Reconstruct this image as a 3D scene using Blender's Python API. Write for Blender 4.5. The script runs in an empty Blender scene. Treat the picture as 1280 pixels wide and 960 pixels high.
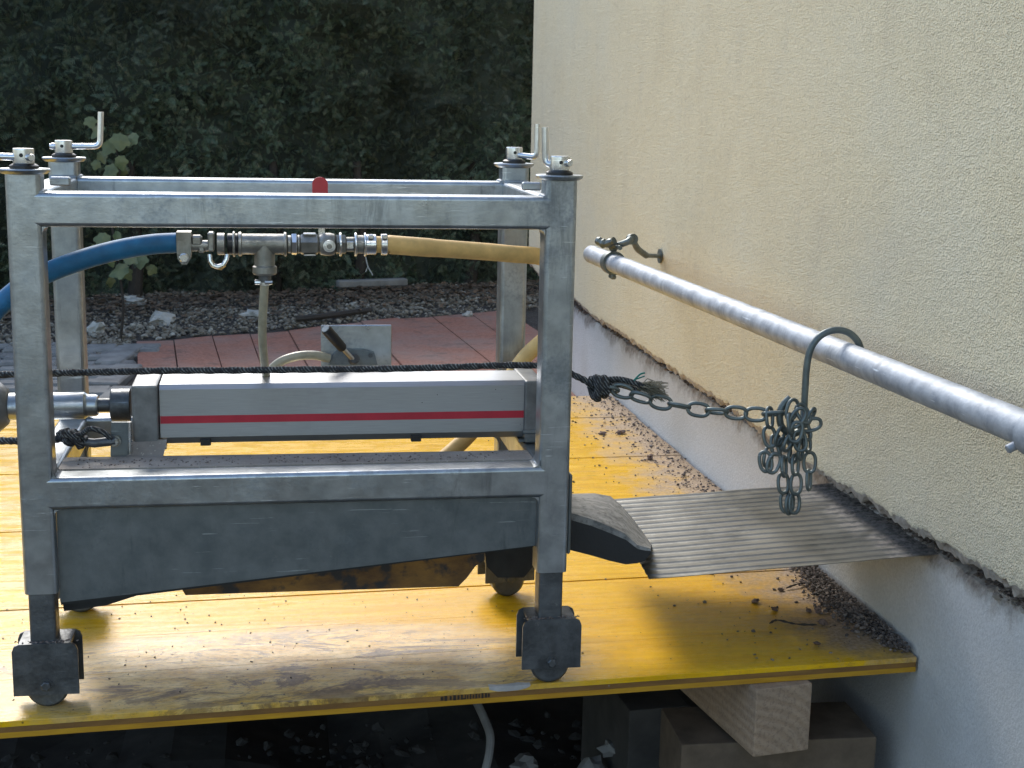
import bpy, bmesh, math, random
from mathutils import Vector, Matrix, noise
random.seed(7)
R = math.radians
scn = bpy.context.scene
C = scn.collection

# ------------------------------------------------------------------ camera, sky, sun
CAMP = Vector((0.35294, -2.20291, 0.93943))
RIGHT = None
F = 1784.86
def cam_basis(yaw, pitch, roll):
    f = Vector((math.sin(yaw)*math.cos(pitch), math.cos(yaw)*math.cos(pitch), -math.sin(pitch)))
    r = Vector((math.cos(yaw), -math.sin(yaw), 0)); u = r.cross(f)
    return r*math.cos(roll)+u*math.sin(roll), u*math.cos(roll)-r*math.sin(roll), f
CR, CU, CF = cam_basis(0.17027, 0.19322, 0.02025)
cd = bpy.data.cameras.new('camera'); cam = bpy.data.objects.new('camera', cd); C.objects.link(cam)
cam.matrix_world = Matrix(((CR.x, CU.x, -CF.x, CAMP.x), (CR.y, CU.y, -CF.y, CAMP.y), (CR.z, CU.z, -CF.z, CAMP.z), (0, 0, 0, 1)))
cd.sensor_width = 36; cd.lens = 36*F/1280; cd.clip_start = 0.05; cd.clip_end = 500
cd.dof.use_dof = True; cd.dof.focus_distance = 2.35; cd.dof.aperture_fstop = 22
scn.camera = cam
SUN_EL, SUN_AZ = R(39), R(-10)          # azimuth from +Y, positive towards +X
w = bpy.data.worlds.new('World'); scn.world = w; w.use_nodes = True
nt = w.node_tree; sky = nt.nodes.new('ShaderNodeTexSky'); sky.sky_type = 'NISHITA'; sky.sun_disc = False
sky.sun_elevation = SUN_EL; sky.sun_rotation = SUN_AZ
sky.dust_density = 1.2; sky.air_density = 1.2; sky.ozone_density = 1.0
bg = nt.nodes['Background']; bg.inputs['Strength'].default_value = 0.15
nt.links.new(sky.outputs[0], bg.inputs[0])
sd = bpy.data.lights.new('sun', 'SUN'); sd.energy = 1.25; sd.angle = R(18); sd.color = (1.0, 0.95, 0.86)
sun = bpy.data.objects.new('sun', sd); C.objects.link(sun); sun.location = (0, 6, 8)
sdir = Vector((math.sin(SUN_AZ)*math.cos(SUN_EL), math.cos(SUN_AZ)*math.cos(SUN_EL), math.sin(SUN_EL)))
sun.rotation_euler = (-sdir).to_track_quat('-Z', 'Y').to_euler()
scn.view_settings.view_transform = 'Standard'; scn.view_settings.look = 'None'
scn.view_settings.exposure = 1.24; scn.view_settings.gamma = 1
scn.render.engine = 'CYCLES'

# ------------------------------------------------------------------ survey: photo measurements to points on known planes
def ray(x, y): return CR*((x-640)/F) - CU*((y-480)/F) + CF
def atz(x, y, z): d = ray(x, y); return CAMP + d*((z-CAMP.z)/d.z)
def atx(x, y, X): d = ray(x, y); return CAMP + d*((X-CAMP.x)/d.x)
def aty(x, y, Y): d = ray(x, y); return CAMP + d*((Y-CAMP.y)/d.y)
def V(*a): return Vector(a)

# ------------------------------------------------------------------ mesh helpers
class MB:
    def __init__(s): s.v = []; s.f = []
    def add(s, vs, fs, M=None):
        o = len(s.v)
        s.v += [tuple(M @ Vector(p)) if M else tuple(p) for p in vs]
        s.f += [tuple(i+o for i in f) for f in fs]
        return s
    def box(s, c, size, bevel=0.0, M=None, seg=1):
        bm = bmesh.new(); bmesh.ops.create_cube(bm, size=1)
        bmesh.ops.scale(bm, vec=size, verts=bm.verts)
        if bevel > 0: bmesh.ops.bevel(bm, geom=bm.edges[:], offset=bevel, segments=seg, profile=0.5, affect='EDGES', clamp_overlap=True)
        T = Matrix.Translation(c)
        if M: T = T @ M
        bm.verts.ensure_lookup_table(); bm.verts.index_update()
        s.add([T @ v.co for v in bm.verts], [[v.index for v in f.verts] for f in bm.faces]); bm.free(); return s
    def prism(s, pts, d):
        n = len(pts); d = Vector(d); pts = [Vector(p) for p in pts]
        s.add(pts+[p+d for p in pts], [tuple(range(n))[::-1], tuple(range(n, 2*n))]+[(i, (i+1) % n, (i+1) % n+n, i+n) for i in range(n)]); return s
    def sweep(s, path, prof, caps=True, closed=False, up=None, scales=None):
        path = [Vector(p) for p in path]; n = len(path); m = len(prof)
        T = []
        for i in range(n):
            a = path[i-1] if (i > 0 or closed) else path[i]; b = path[(i+1) % n] if (i < n-1 or closed) else path[i]
            T.append((b-a).normalized())
        u = Vector(up) if up else (Vector((0, 0, 1)) if abs(T[0].z) < .9 else Vector((0, 1, 0)))
        vs = []
        for i in range(n):
            t = T[i]; u = (u-t*u.dot(t)).normalized(); sd_ = t.cross(u)
            k = scales[i] if scales else 1
            for (a, b) in prof: vs.append(path[i]+sd_*a*k+u*b*k)
        fs = []
        for i in range(n if closed else n-1):
            j = (i+1) % n
            for k in range(m): fs.append((i*m+k, i*m+(k+1) % m, j*m+(k+1) % m, j*m+k))
        if caps and not closed: fs.append(tuple(range(m))[::-1]); fs.append(tuple(range((n-1)*m, n*m)))
        s.add(vs, fs); return s
    def tube(s, path, r, n=12, **k): return s.sweep(path, [(r*math.cos(a*2*math.pi/n), r*math.sin(a*2*math.pi/n)) for a in range(n)], **k)
    def lathe(s, prof, o, axis, n=24):
        o = Vector(o); ax = Vector(axis).normalized(); u = ax.orthogonal().normalized(); v = ax.cross(u); vs = []
        for (r, h) in prof:
            for a in range(n): t = 2*math.pi*a/n; vs.append(o+ax*h+(u*math.cos(t)+v*math.sin(t))*max(r, 1e-5))
        m = len(prof); fs = [(i*n+a, i*n+(a+1) % n, (i+1)*n+(a+1) % n, (i+1)*n+a) for i in range(m-1) for a in range(n)]
        fs.append(tuple(range(n))[::-1]); fs.append(tuple(range((m-1)*n, m*n)))
        s.add(vs, fs); return s
    def cyl(s, a, b, r, n=20, ch=0.0):
        a = Vector(a); b = Vector(b); L = (b-a).length
        pr = [(r, 0), (r, L)] if ch == 0 else [(r-ch, 0), (r, ch), (r, L-ch), (r-ch, L)]
        return s.lathe(pr, a, b-a, n)
def rrect(w_, h_, r, n=3):
    out = []
    for cx, cy, a0 in ((w_/2-r, h_/2-r, 0), (-w_/2+r, h_/2-r, 90), (-w_/2+r, -h_/2+r, 180), (w_/2-r, -h_/2+r, 270)):
        for i in range(n+1): a = R(a0+90*i/n); out.append((cx+r*math.cos(a), cy+r*math.sin(a)))
    return out
def catmull(pts, k=8):
    p = [Vector(q) for q in pts]; p = [p[0]*2-p[1]]+p+[p[-1]*2-p[-2]]; out = []
    for i in range(1, len(p)-2):
        for j in range(k):
            t = j/k; a, b, c, d = p[i-1], p[i], p[i+1], p[i+2]
            out.append(0.5*((2*b)+(c-a)*t+(2*a-5*b+4*c-d)*t*t+(3*b-a-3*c+d)*t**3))
    out.append(p[-2]); return out
def fillet(pts, r, k=6):
    p = [Vector(q) for q in pts]; out = [p[0]]
    for i in range(1, len(p)-1):
        a = p[i]+(p[i-1]-p[i]).normalized()*r; b = p[i]+(p[i+1]-p[i]).normalized()*r
        for j in range(k+1): t = j/k; out.append(a*(1-t)**2+p[i]*2*t*(1-t)+b*t*t)
    out.append(p[-1]); return out
def mesh(name, mb, mats, off=V(0, 0, 0), smooth=35):
    me = bpy.data.meshes.new(name); me.from_pydata([(x-off.x, y-off.y, z-off.z) for x, y, z in mb.v], [], mb.f)
    bm = bmesh.new(); bm.from_mesh(me); bmesh.ops.recalc_face_normals(bm, faces=bm.faces); bm.to_mesh(me); bm.free()
    me.materials.append(mats)
    if smooth:
        me.polygons.foreach_set('use_smooth', [True]*len(me.polygons)); me.set_sharp_from_angle(angle=R(smooth))
    return me
def wloc(o):
    v = Vector(o.location)
    while o.parent: o = o.parent; v += o.location
    return v
def tag(o, label, cat, group=None, kind=None):
    if label: o['label'] = label
    if cat: o['category'] = cat
    if group: o['group'] = group
    if kind: o['kind'] = kind
    return o
def thing(name, label, cat, loc=(0, 0, 0), group=None):
    o = bpy.data.objects.new(name, None); C.objects.link(o); o.location = loc; o.empty_display_size = .05
    return tag(o, label, cat, group)
def weight_normals(o):
    m_ = o.modifiers.new('weighted_normal', 'WEIGHTED_NORMAL'); m_.weight = 90; m_.keep_sharp = True
def part(name, mb, mat, parent, label=None, smooth=35, kind=None):
    o = bpy.data.objects.new(name, mesh(name, mb, mat, wloc(parent), smooth)); C.objects.link(o); o.parent = parent
    if label: o['label'] = label
    if kind: o['kind'] = kind
    if smooth and smooth < 50 and not kind: weight_normals(o)
    return o
def solo(name, mb, mat, label=None, cat=None, group=None, kind=None, smooth=35):
    xs, ys, zs = zip(*mb.v); off = V((min(xs)+max(xs))/2, (min(ys)+max(ys))/2, min(zs))
    o = bpy.data.objects.new(name, mesh(name, mb, mat, off, smooth)); C.objects.link(o); o.location = off
    if smooth and smooth < 50 and not kind: weight_normals(o)
    return tag(o, label, cat, group, kind)
def inst(name, me, parent, M):
    """a piece sharing mesh data, placed by a world matrix under parent"""
    o = bpy.data.objects.new(name, me); C.objects.link(o); o.parent = parent
    o.matrix_local = Matrix.Translation(-wloc(parent)) @ M
    return o

# ------------------------------------------------------------------ material helpers
class NT:
    def __init__(s, name):
        s.m = bpy.data.materials.new(name); s.m.use_nodes = True; s.t = s.m.node_tree; s.b = s.t.nodes['Principled BSDF']; s.co = s.n('ShaderNodeTexCoord')
        s.g = s.n('ShaderNodeNewGeometry')
    def n(s, typ, **k):
        x = s.t.nodes.new(typ)
        for a, b in k.items(): setattr(x, a, b)
        return x
    def l(s, a, b): s.t.links.new(a, b)
    def val(s, sock, v):
        if hasattr(v, 'is_linked') or hasattr(v, 'links'): s.l(v, sock)
        else: sock.default_value = v
    def map(s, scale=(1, 1, 1), src=None, rot=(0, 0, 0)):
        x = s.n('ShaderNodeMapping'); s.l(src or s.g.outputs['Position'], x.inputs[0]); x.inputs['Scale'].default_value = scale; x.inputs['Rotation'].default_value = rot; return x.outputs[0]
    def noise(s, scale, detail=4, rough=.55, vec=None, dist=0):
        x = s.n('ShaderNodeTexNoise'); s.l(vec or s.g.outputs['Position'], x.inputs['Vector']); x.inputs['Scale'].default_value = scale; x.inputs['Detail'].default_value = detail; x.inputs['Roughness'].default_value = rough; x.inputs['Distortion'].default_value = dist
        return x.outputs['Fac']
    def voro(s, scale, feat='F1', vec=None, out='Distance'):
        x = s.n('ShaderNodeTexVoronoi'); x.feature = feat; s.l(vec or s.g.outputs['Position'], x.inputs['Vector']); x.inputs['Scale'].default_value = scale; return x.outputs[out]
    def ramp(s, fac, stops, interp='LINEAR'):
        x = s.n('ShaderNodeValToRGB'); x.color_ramp.interpolation = interp; e = x.color_ramp.elements
        while len(e) < len(stops): e.new(.5)
        for i, (p, c) in enumerate(stops):
            e[i].position = p; e[i].color = (c, c, c, 1) if isinstance(c, (int, float)) else (*c, 1)
        s.l(fac, x.inputs[0]); return x.outputs[0]
    def mix(s, fac, a, b, mode='MIX'):
        x = s.n('ShaderNodeMix'); x.data_type = 'RGBA'; x.blend_type = mode
        s.val(x.inputs[0], fac)
        for k, v in ((6, a), (7, b)):
            if isinstance(v, tuple): x.inputs[k].default_value = (*v, 1)
            else: s.l(v, x.inputs[k])
        return x.outputs[2]
    def math(s, op, a, b=0.5, c=None):
        x = s.n('ShaderNodeMath'); x.operation = op; s.val(x.inputs[0], a); s.val(x.inputs[1], b)
        if c is not None: s.val(x.inputs[2], c)
        return x.outputs[0]
    def sep(s, src=None):
        x = s.n('ShaderNodeSeparateXYZ'); s.l(src or s.g.outputs['Position'], x.inputs[0]); return x.outputs
    def bump(s, h, strength=.3, dist=.002, prev=None):
        x = s.n('ShaderNodeBump'); s.l(h, x.inputs['Height']); x.inputs['Strength'].default_value = strength; x.inputs['Distance'].default_value = dist
        if prev: s.l(prev, x.inputs['Normal'])
        return x.outputs[0]
    def out(s, col=None, rough=None, metal=None, nrm=None, **k):
        if col is not None:
            if isinstance(col, tuple): s.b.inputs['Base Color'].default_value = (*col, 1)
            else: s.l(col, s.b.inputs['Base Color'])
        for key, v in (('Roughness', rough), ('Metallic', metal)):
            if v is not None: s.val(s.b.inputs[key], v)
        if nrm is not None: s.l(nrm, s.b.inputs['Normal'])
        for a, v in k.items(): s.val(s.b.inputs[a.replace('_', ' ')], v)
        return s.m

def m_steel(name, c0, c1, dirt, dirt_amt, r0, r1, metal=.85, bump=.12, chalk_amt=.25):
    n = NT(name)
    sp = n.noise(26, 4, .6); big = n.noise(7, 5, .6); fine = n.noise(160, 3, .6)
    base = n.mix(n.ramp(sp, [(.35, 0), (.65, 1)]), c0, c1)
    dm = n.ramp(n.math('ADD', n.math('MULTIPLY', big, .7), n.math('MULTIPLY', fine, .3)), [(.62-dirt_amt, 0), (.8-dirt_amt, 1)])
    base = n.mix(n.math('MULTIPLY', dm, .75), base, dirt)
    spec = n.ramp(n.voro(210), [(.0, 1), (.09, 0)]); spm = n.math('MULTIPLY', spec, n.ramp(n.noise(22, 3), [(.52, 0), (.6, 1)]))
    base = n.mix(spm, base, (.02, .02, .02))
    drip = n.math('MULTIPLY', n.ramp(n.noise(26, 6, .75, n.map((1, 1, .16)), .5), [(.54, 0), (.64, 1)]), n.ramp(n.noise(5, 3), [(.42, 0), (.6, 1)]))
    base = n.mix(n.math('MULTIPLY', drip, .5), base, dirt)
    scr = n.math('MULTIPLY', n.ramp(n.noise(9, 3, .6, n.map((1, 1, 26), rot=(.3, .9, .2))), [(.655, 0), (.67, 1)]), n.ramp(n.noise(17, 3), [(.5, 0), (.58, 1)]))
    base = n.mix(n.math('MULTIPLY', scr, .6), base, tuple(min(1, x*1.8+.06) for x in c1))
    chalk = n.math('MULTIPLY', n.ramp(n.noise(48, 7, .8), [(.60, 0), (.66, 1)]), n.ramp(n.noise(8, 4, .6), [(.52, 0), (.62, 1)]))
    base = n.mix(n.math('MULTIPLY', chalk, chalk_amt), base, (.42, .42, .40))
    rr = n.math('ADD', n.math('MULTIPLY', n.noise(18, 5, .65), r1-r0), r0)
    rr = n.math('ADD', rr, n.math('MULTIPLY', dm, .2))
    mm = n.math('SUBTRACT', metal, n.math('MULTIPLY', dm, .45))
    nb = n.bump(n.math('ADD', n.noise(60, 4, .6), n.math('MULTIPLY', fine, .5)), bump, .002)
    return n.out(base, rr, mm, nb)
M = {}
M['galv'] = m_steel('galvanised_steel', (.30, .325, .345), (.43, .46, .485), (.12, .13, .135), .07, .18, .50, .9)
M['galv_tube'] = m_steel('galvanised_tube', (.26, .285, .32), (.42, .45, .49), (.14, .15, .16), .05, .52, .70, .4, .35, .5)
M['panel'] = m_steel('sheet_steel', (.135, .155, .165), (.19, .21, .22), (.07, .085, .09), .06, .34, .52, .7)
M['dark'] = m_steel('grimy_steel', (.075, .08, .085), (.15, .16, .17), (.025, .026, .028), .12, .3, .6, .7, .4, .55)
M['cast'] = m_steel('cast_end_block', (.13, .135, .14), (.23, .235, .24), (.09, .09, .09), .03, .35, .55, .6, .2)
M['bright'] = m_steel('bright_zinc', (.58, .59, .60), (.72, .73, .74), (.25, .24, .2), -.05, .18, .4, .95)
M['fit'] = m_steel('weathered_fitting', (.22, .22, .20), (.36, .35, .32), (.12, .10, .065), .08, .32, .6, .7, .5, .4)
M['chain'] = m_steel('chain_iron', (.10, .12, .12), (.17, .195, .19), (.05, .055, .05), .02, .35, .6, .6, .3)
def m_simple(name, c, rough, metal=0, var=.25, ns=40, bump=.15, **k):
    n = NT(name); f = n.noise(ns, 5, .6)
    col = n.mix(n.ramp(f, [(.3, 0), (.7, 1)]), tuple(x*(1-var) for x in c), tuple(min(1, x*(1+var)) for x in c))
    return n.out(col, n.math('ADD', rough-.06, n.math('MULTIPLY', n.noise(ns*1.7, 3), .14)), metal, n.bump(n.noise(ns*4, 3), bump, .001), **k)
M['black'] = m_simple('black_rubber', (.012, .012, .013), .45)
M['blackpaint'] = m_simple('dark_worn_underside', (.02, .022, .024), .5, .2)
M['stripe'] = m_simple('red_stripe', (.42, .015, .035), .4, 0, .1)
M['red'] = m_simple('red_plastic', (.45, .015, .025), .35, 0, .1)
M['blue'] = m_simple('blue_hose', (.012, .12, .255), .6, 0, .3, 30)
M['clear'] = m_simple('clear_hose', (.40, .37, .27), .35, 0, .2, 60, Transmission_Weight=.25)
M['yellowhose'] = m_simple('yellow_hose', (.68, .44, .16), .55, 0, .22, 26)
M['stone'] = m_simple('pale_stone', (.36, .345, .31), .9, 0, .3, 20, .8)
M['twig'] = m_simple('dark_twig', (.035, .028, .022), .9)
M['rag'] = m_simple('frayed_rope', (.16, .15, .11), .9, 0, .4)
M['teal'] = m_simple('teal_thread', (.01, .16, .13), .8)
M['white'] = m_simple('bare_chip', (.42, .40, .38), .5)
M['rubbermark'] = m_simple('black_print', (.03, .02, .012), .7)
# braided rope
n = NT('black_braid')
wv = n.n('ShaderNodeTexWave'); n.l(n.map((1, 1, 1), rot=(0, .7, .3)), wv.inputs['Vector']); wv.inputs['Scale'].default_value = 75; wv.inputs['Distortion'].default_value = 3
M['rope'] = n.out(n.mix(n.math('MULTIPLY', n.ramp(wv.outputs['Fac'], [(.45, 0), (.8, 1)]), n.ramp(n.noise(120, 2), [(.4, 0), (.6, 1)])), (.02, .021, .024), (.17, .18, .18)), .75, 0, n.bump(wv.outputs['Fac'], .8, .002))
# aluminium profile
n = NT('anodised_aluminium')
br = n.noise(60, 3, .5, n.map((.4, 20, 20)))
sp = n.ramp(n.voro(55), [(.03, 1), (.055, 0)]); sp = n.math('MULTIPLY', sp, n.ramp(n.noise(14, 2), [(.55, 0), (.6, 1)]))
c = n.mix(n.ramp(br, [(.3, 0), (.7, 1)]), (.33, .34, .355), (.40, .41, .425)); c = n.mix(n.ramp(n.noise(9, 5, .65), [(.55, 0), (.8, .35)]), c, (.22, .22, .22)); c = n.mix(sp, c, (.03, .03, .03))
M['alu'] = n.out(c, n.math('ADD', .32, n.math('MULTIPLY', n.noise(11, 4), .15)), .75, n.bump(br, .05, .001))
# dusty flange
n = NT('dusty_plate')
c = n.mix(n.ramp(n.noise(14, 6, .65), [(.3, 0), (.7, 1)]), (.19, .165, .145), (.34, .305, .27)); c = n.mix(n.ramp(n.voro(150), [(.1, .9), (.22, 0)]), c, (.42, .39, .33))
M['dusty'] = n.out(c, .8, .1, n.bump(n.noise(90, 4), .5, .002))
# rusty box
n = NT('rusty_steel')
f = n.noise(9, 6, .65, n.map((1, 2, 2)))
c = n.mix(n.ramp(f, [(.36, 0), (.62, 1)]), (.09, .045, .02), (.30, .15, .035)); c = n.mix(n.ramp(n.noise(20, 4), [(.52, 0), (.6, 1)]), c, (.04, .035, .035))
M['rust'] = n.out(c, .6, .2, n.bump(f, .5, .003))
# spout
n = NT('worn_grey_spout')
f = n.noise(24, 6, .7, n.map((1, 2.5, 1)))
c = n.mix(n.ramp(f, [(.3, 0), (.48, .6), (.7, 1)]), (.09, .09, .09), (.34, .335, .32)); c = n.mix(n.ramp(n.noise(110, 4), [(.5, 0), (.72, 1)]), c, (.10, .10, .095))
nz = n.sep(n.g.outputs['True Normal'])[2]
c = n.mix(n.ramp(nz, [(.15, 0), (.35, 1)]), (.025, .026, .028), c)  # shade on the steep side faces is painted in as near-black
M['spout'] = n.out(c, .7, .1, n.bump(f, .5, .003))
# yellow formwork planks
n = NT('yellow_shuttering_board')
gv = n.map((1.6, 26, 26)); g1 = n.noise(3.0, 7, .62, gv, .6); g2 = n.noise(9, 4, .6, n.map((2.5, 60, 60)))
c = n.mix(n.ramp(g1, [(.30, 0), (.66, 1)]), (.66, .34, .002), (.86, .49, .004))
c = n.mix(n.math('MULTIPLY', n.ramp(g2, [(.52, 0), (.75, 1)]), .35), c, (.36, .17, .01))
P = n.sep(); X, Y, Z = P[0], P[1], P[2]
# worn patch under the machine, with sky glare painted into its pale colour
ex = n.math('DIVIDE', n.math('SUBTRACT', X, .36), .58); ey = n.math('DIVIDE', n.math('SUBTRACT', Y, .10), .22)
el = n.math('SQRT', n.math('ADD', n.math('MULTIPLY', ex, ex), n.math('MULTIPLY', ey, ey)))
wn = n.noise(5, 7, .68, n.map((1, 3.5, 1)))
wear_glare = n.ramp(n.math('SUBTRACT', n.math('ADD', .98, n.math('MULTIPLY', n.math('SUBTRACT', wn, .5), 1.9)), el), [(.0, 0), (.42, 1)])
wear_glare = n.math('MULTIPLY', wear_glare, n.ramp(n.noise(24, 6, .7, n.map((1, 5, 1))), [(.28, .5), (.5, 1)]))
c = n.mix(n.math('MULTIPLY', wear_glare, .60), c, n.mix(n.ramp(n.noise(12, 6, .7, n.map((1, 3, 1))), [(.38, 0), (.66, 1)]), (.36, .20, .06), (.84, .70, .42)))
# left side wear
lw = n.math('MULTIPLY', n.ramp(X, [(0, 1), (.25, 0)]), n.ramp(n.noise(4, 6, .7, n.map((1, 4, 1))), [(.4, 0), (.62, 1)]))
c = n.mix(n.math('MULTIPLY', lw, .55), c, (.50, .36, .17))
# grime streaks, scuffs and drops
gm = n.ramp(n.noise(7, 7, .75, n.map((1, 3, 1)), 1.2), [(.57, 0), (.66, 1)])
c = n.mix(n.math('MULTIPLY', n.math('MULTIPLY', gm, n.ramp(el, [(.8, 1), (1.0, .25)])), .85), c, (.10, .06, .035))
mud = n.math('MULTIPLY', n.ramp(n.noise(3.2, 8, .78, n.map((1, 2.6, 1)), 1.6), [(.50, 0), (.54, 1)]), n.ramp(el, [(.5, .95), (1.0, 0)]))
c = n.mix(mud, c, n.mix(n.ramp(n.noise(60, 5, .7), [(.4, 0), (.6, 1)]), (.07, .035, .018), (.20, .12, .06)))
thin = n.ramp(n.noise(5, 8, .8, n.map((.8, 9, 1)), .8), [(.60, 0), (.64, 1)])
c = n.mix(n.math('MULTIPLY', thin, .45), c, (.16, .09, .03))
smr = n.math('MULTIPLY', n.ramp(n.noise(2.0, 8, .75, n.map((1, 3, 1))), [(.55, 0), (.66, 1)]), n.ramp(n.noise(120, 3), [(.3, .2), (.7, 1)]))
c = n.mix(n.math('MULTIPLY', smr, .35), c, (.50, .40, .26))
sp = n.math('MULTIPLY', n.ramp(n.voro(48), [(.05, 1), (.11, 0)]), n.ramp(n.noise(9, 3), [(.5, 0), (.56, 1)]))
c = n.mix(n.math('MULTIPLY', sp, .8), c, (.06, .035, .02))
# mortar dust near the house
dm = n.math('ADD', n.ramp(X, [(1.14, 0), (1.42, .62)]) , n.math('MULTIPLY', n.math('SUBTRACT', n.noise(11, 6, .7), .5), 1.0))
rx = n.n('ShaderNodeMapRange'); n.l(X, rx.inputs[0]); rx.inputs[1].default_value = 1.08; rx.inputs[2].default_value = 1.46; rx.inputs[3].default_value = -.35; rx.inputs[4].default_value = .6
ny = n.n('ShaderNodeMapRange'); n.l(Y, ny.inputs[0]); ny.inputs[1].default_value = .0; ny.inputs[2].default_value = .12; ny.inputs[3].default_value = -.3; ny.inputs[4].default_value = 0
dm = n.math('ADD', n.math('ADD', rx.outputs[0], ny.outputs[0]), n.math('MULTIPLY', n.math('SUBTRACT', n.noise(9, 7, .75), .5), 1.3))
dust = n.ramp(dm, [(.02, 0), (.42, .85)])
c = n.mix(dust, c, n.mix(n.ramp(n.noise(150, 3), [(.4, 0), (.6, 1)]), (.20, .15, .12), (.38, .30, .25)))
fn = n.noise(70, 6, .8, n.map((1, 2.5, 1)))
c = n.mix(n.math('MULTIPLY', n.ramp(fn, [(.5, 0), (.62, 1)]), n.ramp(el, [(.6, .7), (1.1, .12)])), c, (.17, .10, .05))
rg = n.math('ADD', n.ramp(n.noise(8, 7, .75, n.map((1, 4, 1))), [(.3, .12), (.7, .40)]), n.math('MULTIPLY', n.math('SUBTRACT', fn, .5), .35))
rg = n.math('ADD', rg, n.ramp(el, [(.5, .20), (1.2, .0)])); rg = n.math('ADD', rg, n.math('MULTIPLY', dust, .45))
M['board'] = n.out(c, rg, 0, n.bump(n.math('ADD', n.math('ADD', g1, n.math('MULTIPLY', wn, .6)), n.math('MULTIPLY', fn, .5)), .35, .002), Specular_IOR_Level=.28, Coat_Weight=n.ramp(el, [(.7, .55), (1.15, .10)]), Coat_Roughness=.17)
n.l(n.bump(n.math('ADD', n.math('MULTIPLY', fn, 1.0), n.math('MULTIPLY', wn, 1.2)), .6, .003), n.b.inputs['Coat Normal'])
n = NT('yellow_board_edge')
e1 = n.noise(14, 5, .6, n.map((1, 6, 10)))
M['edge'] = n.out(n.mix(n.ramp(e1, [(.35, 0), (.7, 1)]), (.42, .20, .010), (.56, .30, .012)), .5, 0, n.bump(e1, .3, .002))
n = NT('end_grain_core')
e1 = n.noise(9, 6, .65, n.map((1, 1, 6)))
M['core'] = n.out(n.mix(n.ramp(e1, [(.3, 0), (.7, 1)]), (.15, .07, .018), (.28, .14, .03)), .75, 0, n.bump(n.noise(200, 3), .5, .002))
# timber
n = NT('weathered_timber')
wv = n.n('ShaderNodeTexWave'); wv.wave_type = 'RINGS'; wv.rings_direction = 'Y'; n.l(n.map((1, .15, 1)), wv.inputs['Vector']); wv.inputs['Scale'].default_value = 18; wv.inputs['Distortion'].default_value = 4; wv.inputs['Detail'].default_value = 3
mp = n.n('ShaderNodeMapping'); n.l(n.g.outputs['Position'], mp.inputs[0]); mp.inputs['Location'].default_value = (-1.15, 0, .2); mp.inputs['Scale'].default_value = (1, .1, 1); n.l(mp.outputs[0], wv.inputs['Vector'])
c = n.mix(n.ramp(wv.outputs['Fac'], [(.2, 0), (.8, 1)]), (.36, .245, .155), (.42, .295, .195)); c = n.mix(n.ramp(n.noise(14, 5, .7), [(.4, 0), (.75, .6)]), c, (.20, .15, .11)); c = n.mix(n.math('MULTIPLY', n.ramp(n.noise(160, 4, .7), [(.5, 0), (.6, 1)]), .4), c, (.16, .11, .08))
M['timber'] = n.out(c, .85, 0, n.bump(n.math('ADD', wv.outputs['Fac'], n.noise(80, 4)), .35, .002))
M['timber2'] = m_simple('damp_timber', (.13, .092, .06), .9, 0, .3, 18, .5)  # darker brown for the lower block
# plaster
n = NT('cream_roughcast_plaster')
vv = n.ramp(n.voro(260, 'F1'), [(.0, 1), (.55, 0)]); nn = n.noise(420, 3, .6); n3 = n.noise(95, 5, .7)
pit = n.math('MULTIPLY', n.ramp(n.voro(150), [(.06, 1), (.16, 0)]), n.ramp(n.noise(30, 3), [(.5, 0), (.56, 1)]))
c = n.mix(n.ramp(n.noise(2.2, 4, .6), [(.3, 0), (.7, 1)]), (.66, .58, .40), (.74, .67, .485))
c = n.mix(n.ramp(n.noise(230, 4, .7), [(.36, .5), (.5, 0)]), c, (.42, .37, .27)); c = n.mix(n.ramp(n.noise(300, 3, .7), [(.56, 0), (.68, .45)]), c, (.80, .77, .66)); c = n.mix(n.math('MULTIPLY', pit, .75), c, (.22, .19, .13))
c = n.mix(n.math('MULTIPLY', n.ramp(n.noise(5, 6, .7, n.map((1, 1.5, .5))), [(.52, 0), (.75, 1)]), .25), c, (.44, .40, .33))
c = n.mix(n.math('MULTIPLY', n.ramp(n.noise(1.1, 6, .7), [(.45, 0), (.7, 1)]), .35), c, (.47, .46, .41))
h = n.math('ADD', n.math('ADD', n.math('MULTIPLY', nn, .8), n.math('MULTIPLY', n.noise(24, 5, .65, n.map((1, .5, 1.0), rot=(.5, 0, 0))), 1.3)), n.math('ADD', n.math('MULTIPLY', vv, .8), n.math('MULTIPLY', n3, 1.5)))
M['plaster'] = n.out(c, .92, 0, n.bump(n.math('SUBTRACT', h, n.math('MULTIPLY', pit, 1.5)), .95, .0035), Specular_IOR_Level=.2)
n = NT('broken_mortar')
f = n.noise(22, 7, .7); c = n.mix(n.ramp(f, [(.3, 0), (.55, .6), (.75, 1)]), (.20, .16, .13), (.58, .53, .47))
M['mortar'] = n.out(c, .95, 0, n.bump(n.noise(110, 6, .7), 1.0, .006))
n = NT('grey_base_coat')
f = n.noise(190, 4, .6); z = n.sep()[2]
band = n.math('ADD', n.n('ShaderNodeMapRange').outputs[0], 0)
mr = n.n('ShaderNodeMapRange'); n.l(z, mr.inputs[0]); mr.inputs[1].default_value = .10; mr.inputs[2].default_value = .20
br_ = n.ramp(n.math('ADD', mr.outputs[0], n.math('MULTIPLY', n.math('SUBTRACT', n.noise(7, 7, .75), .5), 1.7)), [(.65, 0), (1.0, 1)])
c = n.mix(n.ramp(f, [(.3, 0), (.7, 1)]), (.49, .48, .465), (.62, .61, .59)); c = n.mix(n.ramp(n.noise(3.5, 5), [(.45, 0), (.7, .6)]), c, (.45, .43, .39))
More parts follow.
